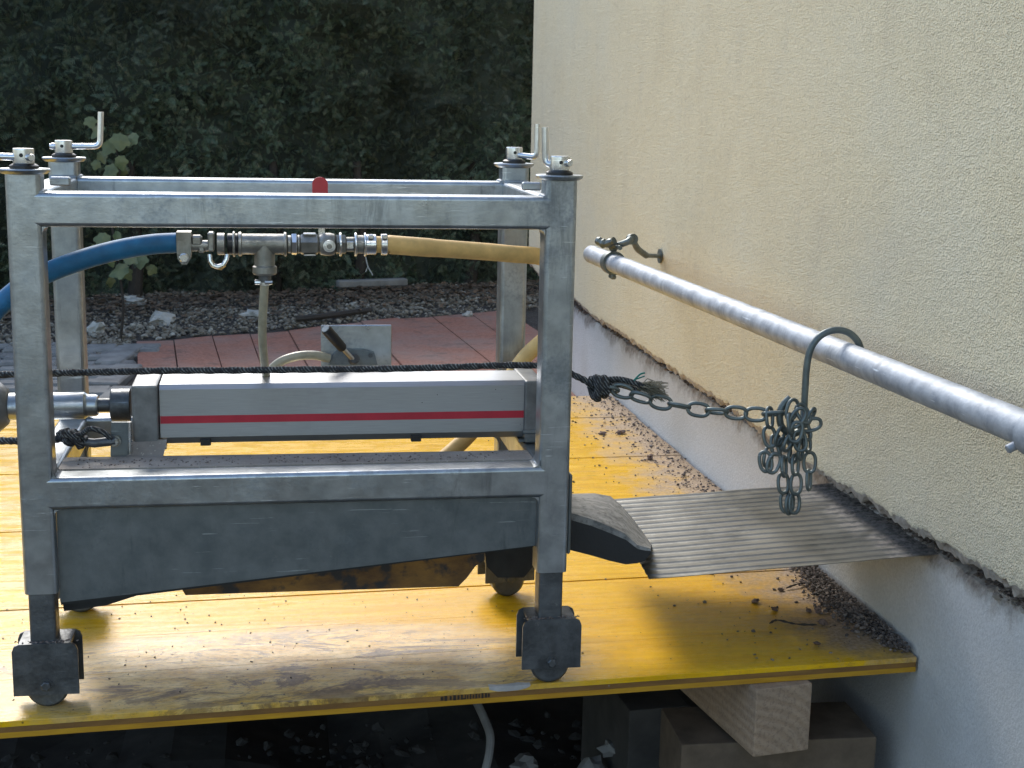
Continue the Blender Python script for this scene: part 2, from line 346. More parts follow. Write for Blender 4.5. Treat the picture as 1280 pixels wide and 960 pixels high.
c = n.mix(n.math('MULTIPLY', br_, .9), c, n.mix(n.ramp(n.noise(70, 5), [(.35, 0), (.65, 1)]), (.14, .11, .09), (.33, .29, .25)))
M['base'] = n.out(c, .9, 0, n.bump(n.math('ADD', f, n.math('MULTIPLY', br_, n.noise(90, 5, .7))), .8, .003))
# corrugated sheet
n = NT('ribbed_aluminium_sheet')
f = n.noise(8, 5, .6, n.map((1, .7, 1)))
c = n.mix(n.ramp(f, [(.35, 0), (.7, 1)]), (.13, .13, .122), (.20, .20, .185))
c = n.mix(n.ramp(n.noise(4.5, 6, .7, n.map((1, 1.2, 1), rot=(0, 0, .5))), [(.50, 0), (.62, .75)]), c, (.075, .08, .08))
xx = n.sep()[0]
mr = n.n('ShaderNodeMapRange'); n.l(xx, mr.inputs[0]); mr.inputs[1].default_value = 1.30; mr.inputs[2].default_value = 1.50; mr.inputs[3].default_value = -.4; mr.inputs[4].default_value = .7
ds = n.ramp(n.math('ADD', mr.outputs[0], n.math('MULTIPLY', n.math('SUBTRACT', n.noise(16, 7, .75), .5), 1.2)), [(.1, 0), (.5, .9)])
c = n.mix(ds, c, n.mix(n.ramp(n.noise(130, 4), [(.4, 0), (.6, 1)]), (.05, .045, .04), (.22, .19, .17)))
M['sheet'] = n.out(c, n.math('ADD', n.math('MULTIPLY', f, .2), n.math('ADD', .26, n.math('MULTIPLY', ds, .5))), n.math('SUBTRACT', .8, n.math('MULTIPLY', ds, .75)), n.bump(n.noise(60, 4), .15, .002))
# soil, debris, gravel
n = NT('garden_soil')
f = n.noise(14, 8, .7); c = n.mix(n.ramp(f, [(.3, 0), (.7, 1)]), (.035, .028, .022), (.11, .09, .075)); c = n.mix(n.ramp(n.voro(40), [(.1, .7), (.25, 0)]), c, (.22, .20, .18))
M['soil'] = n.out(c, .95, 0, n.bump(n.math('ADD', f, n.noise(60, 5, .7)), 1.0, .03))
M['pit'] = m_simple('wet_dark_soil', (.04, .036, .032), .9, 0, .5, 9, 1.0)  # shade under the boards is put into this darker soil colour
def m_random(name, cols, rough=.9):
    n = NT(name); x = n.ramp(n.g.outputs['Random Per Island'], [(i/(len(cols)-1), c_) for i, c_ in enumerate(cols)])
    return n.out(n.mix(n.ramp(n.noise(90, 4), [(.3, 0), (.8, .35)]), x, (.05, .045, .04)), rough, 0, n.bump(n.noise(200, 3), .4, .002))
M['debris'] = m_random('mortar_crumbs', [(.06, .045, .038), (.13, .10, .085), (.27, .22, .19), (.09, .07, .06)])
M['gravel'] = m_random('mixed_gravel', [(.10, .08, .055), (.19, .16, .12), (.27, .24, .19), (.14, .11, .075), (.40, .37, .31)])
M['litter'] = m_random('leaf_litter', [(.10, .06, .035), (.15, .09, .05), (.06, .04, .025), (.20, .14, .09)])
n = NT('red_brown_slab')
f = n.noise(60, 5, .7); c = n.mix(n.ramp(f, [(.3, 0), (.7, 1)]), (.19, .072, .042), (.38, .165, .11)); c = n.mix(n.ramp(n.noise(3, 6, .7), [(.42, 0), (.66, .75)]), c, (.24, .17, .14)); c = n.mix(n.math('MULTIPLY', n.ramp(n.noise(9, 7, .75), [(.54, 0), (.62, 1)]), .5), c, (.10, .06, .045))
M['slab'] = n.out(c, .85, 0, n.bump(f, .5, .003))
M['cobble'] = m_simple('grey_sett', (.17, .165, .155), .85, 0, .35, 12, .6)
n = NT('thuja_foliage')
x = n.ramp(n.g.outputs['Random Per Island'], [(0, (.09, .14, .10)), (.5, (.17, .23, .16)), (.85, (.23, .28, .18)), (1, (.32, .29, .21))])
c = n.mix(n.ramp(n.noise(1.3, 4, .6), [(.4, 0), (.65, .7)]), x, (.088, .084, .066))
m_ = n.out(c, .55, 0, Specular_IOR_Level=.35)
tl = n.n('ShaderNodeBsdfTranslucent'); n.l(n.mix(.35, c, (.12, .20, .05)), tl.inputs[0]); mx = n.n('ShaderNodeMixShader'); mx.inputs[0].default_value = .35
n.l(n.b.outputs[0], mx.inputs[1]); n.l(tl.outputs[0], mx.inputs[2]); n.l(mx.outputs[0], n.t.nodes['Material Output'].inputs[0]); M['thuja'] = m_
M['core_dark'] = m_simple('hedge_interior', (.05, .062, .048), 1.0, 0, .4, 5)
n = NT('yellow_green_leaf')
x = n.ramp(n.noise(18, 4), [(.3, (.06, .085, .03)), (.7, (.15, .16, .06))])
M['leaf'] = n.out(x, .55, 0, Subsurface_Weight=0.0, Transmission_Weight=0.0)
M['clod'] = m_simple('brown_clod', (.17, .115, .09), .95, 0, .4, 60, 1.0)
M['concrete'] = m_simple('pale_concrete', (.33, .35, .36), .9, 0, .2, 20, .4)

# ------------------------------------------------------------------ ground
def ground():
    xs = [-60, -30, -12, -6]+[-3+.12*i for i in range(59)]+[6, 12, 30, 60]
    ys = [-60, -25, -10, -5]+[-3.24+.12*i for i in range(94)]+[10, 15, 30, 60]
    mb = MB()
    def inpit(x, y): return -2.2 < x < 1.62 and -3.1 < y < 2.36  # unseen stretch below the camera is added to darken the steel's reflections
    for y in ys:
        for x in xs:
            z = -.14 + .02*noise.noise(V(x*2.2, y*2.2, 0)) + .008*noise.noise(V(x*9, y*9, 3))
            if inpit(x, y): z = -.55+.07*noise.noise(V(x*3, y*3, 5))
            mb.v.append((x, y, z))
    w_ = len(xs)
    for j in range(len(ys)-1):
        for i in range(w_-1): mb.f.append((j*w_+i, j*w_+i+1, (j+1)*w_+i+1, (j+1)*w_+i))
    o = solo('ground', mb, M['soil'], kind='structure', smooth=0)
    o['label'] = 'brown earth around the yellow boards, dropping into a dark pit beneath them'
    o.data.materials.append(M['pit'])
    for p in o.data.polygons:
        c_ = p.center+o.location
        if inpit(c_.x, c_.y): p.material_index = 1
ground()

# lumps for crumbs, gravel, clods
def lump_templates(k, n_=8, rough=.3, flat=.75):
    out = []
    for i in range(n_):
        bm = bmesh.new(); bmesh.ops.create_icosphere(bm, subdivisions=k, radius=1)
        s_ = random.random()*50
        for v in bm.verts: v.co = v.co*(1+rough*noise.noise(v.co*1.6+V(s_, 0, 0))*1.6); v.co.z *= flat; v.co.x *= random.uniform(.92, 1.08)
        bm.verts.index_update(); out.append(([v.co.copy() for v in bm.verts], [[v.index for v in f.verts] for f in bm.faces])); bm.free()
    return out
L1 = lump_templates(1, 8, .45); L2 = lump_templates(2, 4, .5)
def lump(mb, p, r, T=L1):
    vs, fs = random.choice(T); q = Matrix.Rotation(random.random()*6.3, 3, 'Z') @ Matrix.Rotation(random.uniform(-.5, .5), 3, 'X')
    s_ = V(r*random.uniform(.8, 1.3), r*random.uniform(.7, 1.1), r*random.uniform(.6, .95)); o = len(mb.v)
    for v in vs:
        u = q @ V(v.x*s_.x, v.y*s_.y, v.z*s_.z); mb.v.append((u.x+p[0], u.y+p[1], u.z+p[2]))
    mb.f += [tuple(i+o for i in f) for f in fs]

# ------------------------------------------------------------------ platform of yellow boards
PX0, PX1, TH = -1.0, 1.466, .027
def edgeY(x, y0): return y0 + (x-.7)*.054*(1-min(1, max(0, y0/2.4))*.8) - .027*0
PW = .166
Y00 = -.027
k = 0
plab = ['front yellow board panel with the worn patch, under the machine legs', 'second yellow board panel from the front, below the pointed spout', 'third yellow board panel from the front, crossing behind the machine',
        'fourth yellow board panel from the front, strewn with small clods', 'rearmost yellow board panel, dusty where it meets the house']
for pi in range(5):
    npl = 3 if pi < 4 else 2
    ys = [Y00+.5*pi+PW*i for i in range(npl)]
    t = thing('formwork_panel', plab[pi], 'panel', (.2, ys[0], -TH), 'yellow formwork panels laid side by side')
    for i, y0 in enumerate(ys):
        g = .0003 if i else .0009
        zt = -.0004*((i*7+pi*3) % 3)
        def slab(za, zb, ins=0.0):
            mb = MB(); a0 = y0+g; b0 = y0+PW-(.0003 if i < npl-1 else .0009)
            nseg = 14; top = []
            for s in range(nseg+1):
                x = PX0+(PX1-.002*((pi*3+i) % 3)-ins-PX0)*s/nseg
                ya = edgeY(x, a0)+ins; yb = edgeY(x, b0)-ins; c_ = .0007 if zb > -.002 else 0
                mb.v += [(x, ya, za), (x, ya, zb-c_), (x, ya+c_, zb), (x, yb-c_, zb), (x, yb, zb-c_), (x, yb, za)]
            for s in range(nseg):
                for q in range(6): mb.f.append((s*6+q, s*6+(q+1) % 6, (s+1)*6+(q+1) % 6, (s+1)*6+q))
            mb.f.append((0, 1, 2, 3, 4, 5)); mb.f.append(tuple(nseg*6+q for q in (5, 4, 3, 2, 1, 0)))
            return mb
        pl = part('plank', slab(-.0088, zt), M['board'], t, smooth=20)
        if i == 0 or True:
            part('core_layer', slab(-.0182, -.0088, .0006), M['core'], pl, smooth=20)
            part('bottom_layer', slab(-TH, -.0182), M['edge'], pl, smooth=20)
    if pi == 0:
        # stamped ink marks and a bare pale chip on the front edge
        mb = MB(); x = aty(553, 870, -.035).x
        for q in range(15):
            w_ = random.choice((.002, .003, .0045)); hh = random.choice((.007, .0085, .006)); y = edgeY(x, Y00)+.0008
            mb.box((x, y, -.0135), (w_, .0012, hh)); 
            if random.random() < .4: mb.box((x+.003, y, -.0135+random.choice((-.003, 0, .003))), (.004, .0012, .0015))
            x += w_+random.choice((.0018, .0028, .0035))
        part('ink_stamp', mb, M['rubbermark'], t)
        mb = MB(); q = [aty(a_, 862, -.031).x for a_ in (612, 622, 634, 650, 659, 664)]
        lo_ = (-.0035, -.0075, -.0084, -.0078, -.0052, -.0020); q = [V(x_, edgeY(x_, Y00)-.0002, .0002) for x_ in q]+[V(x_, edgeY(x_, Y00)-.0002, z_) for x_, z_ in list(zip(q, lo_))[::-1]]
        mb.prism([V(p.x, edgeY(p.x, Y00)+.012-.004*abs(math.sin(i*2.1)), .0003) for i, p in enumerate(q[:6])]+[V(p.x, p.y, .0003) for p in q[:6]][::-1], (0, 0, .0005))
        mb.prism(q, (0, .0012, 0)); part('bare_chip', mb, M['white'], t, smooth=0)

# timber supports under the boards
def beam(name, c, size, rotz, mat, label, bev=.004):
    mb = MB(); mb.box(c, size, bev, Matrix.Rotation(rotz, 4, 'Z'), 2)
    return solo(name, mb, mat, label, 'timber block', 'timber blocks stacked under the boards')
bz = -.0285
beam('timber_block', V(1.165, .31, bz-.062), (.108, .66, .125), R(8.5), M['timber'], 'pale squared timber block with ringed end grain under the front board edge')
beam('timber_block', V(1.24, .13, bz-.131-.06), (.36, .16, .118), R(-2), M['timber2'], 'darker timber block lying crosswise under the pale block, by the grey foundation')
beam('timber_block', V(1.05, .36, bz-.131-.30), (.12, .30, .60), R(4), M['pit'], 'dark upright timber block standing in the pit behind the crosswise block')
# pit clutter
mb = MB(); mb.tube(catmull([aty(592, 870, .15), aty(606, 900, .12), aty(613, 925, .12), aty(606, 965, .10), aty(590, 1000, .1)], 8), .0075, 10)
solo('drain_hose', mb, M['cobble'], 'grey bent hose hanging in the dark pit under the boards', 'hose')
for (a, b, r_, lb) in ((655, 955, .028, 'pale stone in the dark pit below the hose end'), (765, 935, .022, 'small pale stone in the pit left of the timber blocks'), (740, 958, .026, 'dull grey stone at the bottom of the frame left of the timber blocks')):
    mb = MB(); p = aty(a, b, .3); lump(mb, p, r_, L2); solo('stone', mb, M['cobble'], lb, 'stone', smooth=0)

mb = MB()
for _ in range(1500):
    lump(mb, (random.uniform(-.6, 1.4), random.uniform(-.1, 1.0), -.55+random.uniform(-.03, .04)), random.choice((.004, .006, .010, .016)))
solo('pit_rubble', mb, M['pit'], 'dim rubble lying in the dark pit under the boards', 'rubble', kind='stuff', smooth=0)

# ------------------------------------------------------------------ machine
t = .05; h = t/2; W = .8; D = .4245
mach = thing('pipe_press_machine', 'galvanised steel frame machine with silver cylinder, standing on casters on the yellow boards', 'machine', (.4, .21, 0))
post_bot = {(0, 0): .187, (1, 0): .193, (0, 1): .187, (1, 1): .193}
for (i, j), zb in post_bot.items():
    x, y = i*W, j*D
    mb = MB(); mb.sweep([(x, y, zb), (x, y, .826)], rrect(t, t, .008, 4), up=(0, 1, 0))
    post = part('post', mb, M['galv'], mach)
    zc = (.018 if False else 0)
    zb2 = .1
    # inner telescopic leg
    mb = MB(); xo = .004*(1 if i else -1)*0; mb.sweep([(x+xo, y, .098), (x+xo, y, zb+.01)], rrect(.040, .040, .005, 3), up=(0, 1, 0))
    part('inner_leg', mb, M['dark'], mach)
    # flange plate, washer, spindle head
    mb = MB(); oct_ = []
    for a in range(32):
        tt = 2*math.pi*a/32; oct_.append((.0375*math.cos(tt), .0375*math.sin(tt)))
    mb.sweep([(x, y, .826), (x, y, .829), (x, y, .832), (x, y, .8335)], oct_, scales=[.86, .97, 1, .97]); part('flange_plate', mb, M['galv'], mach)
    mb = MB(); mb.lathe([(.0, .8335), (.021, .8335), (.021, .8375), (.0185, .839), (.017, .840)], (x, y, 0), (0, 0, 1)); part('washer', mb, M['black'], mach)
    mb = MB(); mb.lathe([(.0145, .840), (.0155, .842), (.0155, .861), (.0145, .8625), (.0, .8625)], (x, y, 0), (0, 0, 1)); sp_ = part('spindle_head', mb, M['bright'], mach)
    mb = MB(); mb.lathe([(.003, 0), (.003, .0006)], (x-.001, y-.0154, .853), (0, -1, 0), 10); part('set_hole', mb, M['black'], sp_)
# L-handles
def crank(pts, r=.0052):
    mb = MB(); mb.tube(fillet(pts, .011, 6), r, 12); part('crank_handle', mb, M['bright'], mach)
def crank_px(Y, pts, pre): crank([pre]+[aty(a, b, Y) for a, b in pts])
crank([(0.012, -.012, .850), (-.10, .02, .850), (-.104, .02, .905)])
crank([(-.017, D, .852), aty(125, 183, D), aty(126, 140, D)])
crank([(W-.012, D, .850), aty(671, 196.5, D-.03), aty(672, 155, D-.03)])
crank([(W+.016, -.014, .853), aty(682, 206, .01), aty(681.5, 159, .01)])
# cross bolt ends
for p, d in (((.012, -.014, .850), (.35, -1, 0)), ((-.016, D, .852), (-1, 0, 0)), ((W+.010, -.013, .852), (.3, -1, 0))):
    mb = MB(); mb.lathe([(.0052, -.006), (.0056, .004), (.0046, .0075)], p, d, 12); part('pin_end', mb, M['bright'], mach)
# rails
def rail(a, b, tt=t):
    mb = MB(); mb.sweep([a, b], rrect(tt, tt, .007, 4), up=(0, 0, 1)); return part('rail', mb, M['galv'], mach)
for z in (.775, .345):
    rail((h-.009, 0, z), (W-h+.009, 0, z), .0506); rail((h-.001, D, z), (W-h+.001, D, z), .0496)
    rail((0, h-.001, z), (0, D-h+.001, z), .0494); rail((W, h-.001, z), (W, D-h+.001, z), .0494)
# welds
def bead(pts, r=.0035):
    mb = MB(); P_ = catmull(pts, 7); mb.tube(P_, r, 8, scales=[1+.35*noise.noise(V(i*1.3, pts[0][0]*9, 0)) for i in range(len(P_))]); part('weld', mb, M['galv_tube'], mach)
for z in (.775, .345):
    for x, s in ((h, 1), (W-h, -1)):
        bead([(x+s*.001, -.022, z+.0245), (x+s*.001, 0, z+.0255), (x+s*.001, .022, z+.0245)])
        for yy in (0, D):
            for sz in ((-1,) if z > .5 else (-1, 1)):
                r_ = .011; cx, cz = x-s*.0005, z+sz*.0248; pr = [(cx, cz), (cx+s*r_, cz)]+[(cx+s*(r_-r_*math.sin(R(a_))), cz+sz*(r_-r_*math.cos(R(a_)))) for a_ in (22, 45, 68)]+[(cx, cz+sz*r_)]
                mb = MB(); mb.prism([(a_, yy-.0225, b_) for a_, b_ in pr], (0, .045, 0)); part('weld', mb, M['galv'], mach)
        bead([(x+s*.001, D-.022, z+.0245), (x+s*.001, D, z+.0255), (x+s*.001, D+.022, z+.0245)])
    for x in (0, W):
        for y, s in ((h, 1), (D-h, -1)): bead([(x-.022, y+s*.001, z+.0245), (x, y+s*.001, z+.0255), (x+.022, y+s*.001, z+.0245)])
# lugs on side rails
for x in (.012, W-.005):
    mb = MB(); mb.box((x+(.03 if x < .4 else -.028), .06, .812), (.03, .016, .013), .002); part('lug', mb, M['galv'], mach)
# casters
def caster(x, y, ztop, zb, rz=0):
    Rz = Matrix.Translation((x, y, 0)) @ Matrix.Rotation(rz, 4, 'Z')
    wdt, dp, th = .098, .062, .005
    mb = MB()
    for s in (-1, 1):   # cheeks
        pr = []
        for a, b in ((-wdt/2, zb+.0), (wdt/2, zb+.0), (wdt/2, ztop-.012), (wdt/2-.003, ztop-.004), (wdt/2-.011, ztop), (-wdt/2+.011, ztop), (-wdt/2+.003, ztop-.004), (-wdt/2, ztop-.012)): pr.append(Rz @ V(a, s*dp/2-(th if s > 0 else 0), b))
        mb.prism(pr, Rz.to_3x3() @ V(0, th, 0))
    mb.box(Rz @ V(0, 0, ztop-.003), (wdt-.02, dp-2*th-.0005, .006), 0, Matrix.Rotation(rz, 4, 'Z'))
    ho = part('caster_housing', mb, M['dark'], mach)
    wr = .0325; wz = wr+.0005
    mb = MB(); mb.lathe([(.012, -.021), (wr-.004, -.021), (wr, -.017), (wr, .017), (wr-.004, .021), (.012, .021)], Rz @ V(0, 0, wz), Rz.to_3x3() @ V(0, 1, 0), 36)
    part('caster_wheel', mb, M['dark'], mach)
    mb = MB(); ax = Rz.to_3x3() @ V(0, -1, 0); o_ = Rz @ V(0, -dp/2, wz+.008)
    mb.lathe([(.0105, 0), (.0105, .0015), (.0075, .0016)], o_, ax, 20); mb.lathe([(.0078, .0015), (.0078, .006), (.006, .0072)], o_, ax, 6)
    part('axle_bolt', mb, M['dark'], ho)
caster(.003, 0, .109, .025, 0)
caster(.8015, 0, .115, .030, 0)
caster(.0, D, .108, .034, .1); caster(W+.0, D, .108, .034, .12)
# mortar spatter on housings
mb = MB()
for (cx, cz) in ((.003, .110), (.80, .116)):
    for _ in range(60): lump(mb, (cx+random.gauss(0, .02), -.028+random.uniform(0, .012), cz-.0015+random.uniform(0, .001)), random.uniform(.001, .003))
part('mortar_spatter', mb, M['debris'], mach, kind='stuff')
# hopper / tray under the frame
mb = MB(); x0, x1 = h+.0005, W-h-.0005
mb.prism([(x0, -.006, .3205), (x1, -.006, .3205), (x1, -.006, .234), (x0, -.006, .166)], (0, .004, 0)); part('front_panel', mb, M['panel'], mach)
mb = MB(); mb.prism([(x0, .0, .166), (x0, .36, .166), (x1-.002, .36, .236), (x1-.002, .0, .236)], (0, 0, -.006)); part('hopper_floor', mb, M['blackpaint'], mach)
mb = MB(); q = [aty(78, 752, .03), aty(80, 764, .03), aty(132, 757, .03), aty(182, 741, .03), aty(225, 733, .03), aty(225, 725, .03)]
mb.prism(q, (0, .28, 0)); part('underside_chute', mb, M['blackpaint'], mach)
mb = MB(); q = [aty(*p, .10) for p in ((218, 722), (232, 744), (300, 741.5), (430, 737.5), (573, 733), (584, 722), (594, 708), (606, 700), (606, 682), (218, 715))]
mb.prism(q, (0, .20, 0)); part('skid_box', mb, M['rust'], mach)
mb = MB(); q = [aty(*p, .18) for p in ((605, 680), (608, 708), (622, 722), (655, 722), (668, 706), (668, 676))]
mb.prism(q, (0, .12, 0)); part('drive_housing', mb, M['blackpaint'], mach)
# dusty flanges round the opening
mb = MB(); mb.prism([(.026, .0235, .368), (.774, .0235, .368), (.774, .085, .368), (.026, .100, .368)], (0, 0, .004)); part('tray_flange', mb, M['dusty'], mach)
mb = MB()
for _ in range(260): lump(mb, (random.uniform(.05, .75), random.uniform(.028, .08), .3725), random.uniform(.0006, .0020))
part('dust_crumbs', mb, M['debris'], mach, kind='stuff')
mb = MB(); mb.box((.8288, .004, .287), (.0065, .036, .135), .0025); part('side_plate', mb, M['panel'], mach)
mb = MB(); mb.box((.790, .150, .402), (.022, .03, .062), .003); mb.cyl((.775, .134, .392), (.80, .134, .392), .004, 10); part('gusset', mb, M['panel'], mach)
# spout
mb = MB(); st = []
sec = [  # front-top px, front-bottom px (plane y=.08) ; back-top px (plane y=.26)
    ((690, 632), (690, 683), (690, 612)), ((716, 644), (714, 688), (716, 616)), ((740, 651), (738, 694), (742, 615.5)), ((762, 660), (762, 701), (762, 619)),
    ((782, 669), (782, 705.5), (775, 630)), ((797, 683), (797, 704), (789, 646)), ((807, 686), (806, 701), (805, 667)), ((814, 688), (813, 692), (814, 681))]
n_ = len(sec)
for ft, fb, bt in sec:
    a = aty(*ft, .08); b = aty(*fb, .08); c_ = aty(*bt, .25)
    mid = (a+c_)*.5+V(0, 0, .006)
    bb = V(c_.x, .25, min(b.z+.02, c_.z-.004))
    st.append([b, b.lerp(a, .85), a+V(0, .004, .002), mid, c_+V(0, -.006, 0), c_+V(0, 0, -.005), bb])
for s in st: mb.v += [tuple(v) for v in s]
for i in range(n_-1):
    for q in range(7): mb.f.append((i*7+q, i*7+(q+1) % 7, (i+1)*7+(q+1) % 7, (i+1)*7+q))
mb.f.append(tuple(range(7))); mb.f.append(tuple((n_-1)*7+q for q in range(7)))
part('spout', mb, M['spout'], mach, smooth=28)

# cylinder
Y0, Y1 = .14, .255; zb, zt = .386, .478
prof = [(Y0+.010, zb-.006), (Y0, zb+.006), (Y0, zt-.006), (Y0+.009, zt+.001), (Y1-.02, zt+.002), (Y1, zt-.008), (Y1, zb+.006), (Y1-.010, zb-.006), (Y1-.018, zb-.006), (Y1-.018, zb-.001), (Y0+.018, zb-.001), (Y0+.018, zb-.006)]
mb = MB(); mb.v = [(x, y, z) for x in (.173, .778) for y, z in prof]; m_ = len(prof)
mb.f = [(i, (i+1) % m_, (i+1) % m_+m_, i+m_) for i in range(m_)]+[tuple(range(m_)), tuple(range(m_, 2*m_))]
cyl = part('cylinder', mb, M['alu'], mach, smooth=20)
mb = MB(); mb.box((.4755, Y0-.0003, .4218), (.604, .0012, .0125)); part('red_stripe', mb, M['stripe'], cyl)
for px in (257, 520):
    p = aty(px, 549, Y0); mb = MB(); mb.box((p.x, Y0+.004, zb-.003), (.017, .014, .011), .001); part('end_slot', mb, M['black'], cyl)
mb = MB(); p0 = aty(163, 470, .13); p1 = aty(199, 552, .13)
mb.box(((p0.x+p1.x)/2, .197, .429), (p1.x-p0.x, .134, .106), .005, seg=2); part('end_cap', mb, M['cast'], mach)
mb = MB(); p0 = aty(655.5, 470, .135); mb.box((p0.x+.018, .197, .430), (.034, .126, .102), .005, seg=2); part('end_cap', mb, M['cast'], mach)
# bolts on caps
for x, z in ((p1.x-.01, .478),):
    mb = MB(); mb.lathe([(.006, 0), (.006, .014), (.004, .015)], (p1.x-.003, .136, .379), (1, 0, 0), 10); part('cap_screw', mb, M['bright'], mach)
# rod assembly
ry, rz_ = .197, .436
a0 = aty(138, 505, .19).x; a1 = aty(163, 505, .19).x
mb = MB(); mb.lathe([(.024, 0), (.0272, .002), (.0272, a1-a0-.001), (.025, a1-a0)], (a0, ry, rz_), (1, 0, 0), 32); part('rod_collar', mb, M['dark'], mach)
b0 = aty(120, 505, .19).x
mb = MB(); mb.lathe([(.0115, 0), (.0115, a0-b0)], (b0, ry, rz_), (1, 0, 0), 20); part('piston_rod', mb, M['dark'], mach)
c0 = aty(105, 505, .19).x; c1 = aty(122, 505, .19).x
mb = MB(); mb.lathe([(.0225, 0), (.0225, c0+.107), (.0225, c0+.11), (.020, c0+.113), (.0185, c0+.116), (.0185, c1+.106), (.0165, c1+.11)], (-.11, ry, rz_), (1, 0, 0), 32); part('rod_socket', mb, M['galv'], mach)
mb = MB(); mb.lathe([(.046, 0), (.047, .03), (.042, .058), (.03, .072), (.022, .075)], (-.146, ry, rz_), (1, 0, 0), 36); part('rod_coupler', mb, M['cast'], mach)
# bracket feet
mb = MB(); p = [aty(165, 551, .132), aty(209, 549, .132), aty(201, 582, .09), aty(152, 586, .09)]
mb.prism(p, (0, .004, -.001)); mb.box((.148, .20, .374), (.05, .12, .004)); part('mounting_bracket', mb, M['dusty'], mach)
mb = MB(); mb.box((.806-.0, .20, .40), (.005, .11, .075), .001); mb.box((.790, .20, .374), (.04, .11, .004)); part('mounting_bracket', mb, M['panel'], mach)
mb = MB(); p = [aty(*q, .11) for q in ((139, 528), (160, 528), (160, 578), (155, 584), (150, 584), (138, 570))]
mb.prism(p, (0, .006, 0)); eb = part('eye_bracket', mb, M['panel'], mach)
mb = MB(); c_ = aty(144, 551, .108); mb.lathe([(.0095, 0), (.0095, .004), (.007, .004), (.007, .012), (.0055, .0135)], c_, (0, -1, 0), 18); part('bolt', mb, M['fit'], eb)
mb = MB(); a = aty(161, 520, .115); mb.cyl((a.x, .115, .365), (a.x, .115, .425), .004); part('tie_rod', mb, M['bright'], mach)
# shackle
mb = MB(); mb.tube([aty(144, 551, .10), aty(118, 554, .10), aty(100, 552, .10)], .0075, 12); part('shackle', mb, M['dark'], mach)

# manifold (y = .12)
MY = .12; zc = .712
man = thing('air_manifold', 'row of weathered pipe fittings with a tee between the blue and yellow hoses', 'pipe fitting', (.37, MY, .69))
def X_(px, y=305): return aty(px, y, MY).x
def seg(x0_, x1_, r, name='fitting', mat='fit', n=24, ch=.0012, z=zc):
    mb = MB(); mb.cyl((x0_, MY, z), (x1_, MY, z), r, n, ch); return part(name, mb, M[mat], man)
seg(X_(300), X_(357), .0165, 'tee_body')
for a, b, r_ in ((298, 302.5, .0195), (354.5, 358.5, .0195)): seg(X_(a), X_(b), r_, 'tee_rim')
xt = X_(330.5)
mb = MB(); mb.lathe([(.0165, 0), (.0165, -.022), (.0165, -.034), (.0195, -.036), (.0195, -.046), (.017, -.049)], (xt, MY, zc), (0, 0, 1), 28); part('tee_branch', mb, M['fit'], man)
mb = MB(); mb.lathe([(.010, 0), (.010, -.012)], (xt, MY, zc-.049), (0, 0, 1), 16); part('nipple', mb, M['dark'], man)
mb = MB(); mb.lathe([(.0088, 0), (.0088, -.008)], (xt, MY, zc-.058), (0, 0, 1), 16); mb.box((xt-.010, MY-.004, zc-.061), (.010, .007, .006), .001); mb.cyl((xt-.016, MY-.004, zc-.061), (xt-.008, MY-.004, zc-.061), .004, 10); mb.cyl((xt+.0, MY-.009, zc-.0605), (xt+.012, MY-.009, zc-.0605), .0035, 8); part('hose_clamp', mb, M['bright'], man)
seg(X_(359), X_(364), .0145); seg(X_(364.5), X_(371), .0180, 'hex_nut', 'bright', 6, .001); seg(X_(371.5), X_(375), .0150)
seg(X_(375.5), X_(398), .0175, 'union_nut', 'fit', 6, .002)
for dz in (.0185, -.0175): 
    mb = MB(); mb.box((X_(387), MY-.004, zc+dz*.92), (.020, .012, .003), .0008); part('nut_rib', mb, M['bright'], man)
# ball valve
mb = MB(); mb.lathe([(.014, 0), (.017, .003), (.0185, .010), (.0185, .018), (.017, .024), (.014, .026)], (X_(399), MY, zc), (1, 0, 0), 24); part('valve_body', mb, M['fit'], man)
c_ = V(X_(411), MY-.018, zc-.001)
for a, b, r_ in ((0, .004, .010), (.0035, .006, .0075), (.0055, .009, .004)):
    mb = MB(); mb.lathe([(r_, a), (r_, b-.0006), (r_-.0012, b)], c_, (0, -1, 0), 24); part('valve_cap', mb, M['bright'] if a < .005 else M['fit'], man)
seg(X_(420), X_(432), .0165, 'hex_nut', 'fit', 6, .001)
seg(X_(424), X_(427), .0195, 'rim', 'bright'); seg(X_(432), X_(443), .0120); mb = MB(); mb.box((X_(437), MY-.011, zc), (.012, .006, .012), .001); part('collar_block', mb, M['bright'], man)
seg(X_(443), X_(446), .0195, 'rim', 'bright'); seg(X_(446), X_(455), .0150); seg(X_(455), X_(457.5), .0195, 'rim', 'bright')
seg(X_(457), X_(470), .0165, 'hose_clamp', 'bright', 24, .001)
seg(X_(476), X_(484), .0172, 'hose_clamp', 'bright', 24, .001)
for px in (463, 480): 
    mb = MB(); mb.box((X_(px), MY-.012, zc+.014), (.009, .010, .007), .001); mb.cyl((X_(px), MY-.019, zc+.014), (X_(px), MY-.012, zc+.014), .003, 8); part('clamp_screw', mb, M['bright'], man)
mb = MB(); p = [aty(457, 321, MY-.012), aty(460, 333, MY-.014), aty(466, 344, MY-.016)]; mb.tube(catmull(p, 4), .0011, 6); mb.tube([p[1], aty(457, 340, MY-.015)], .0008, 5); part('loose_wire', mb, M['concrete'], man)
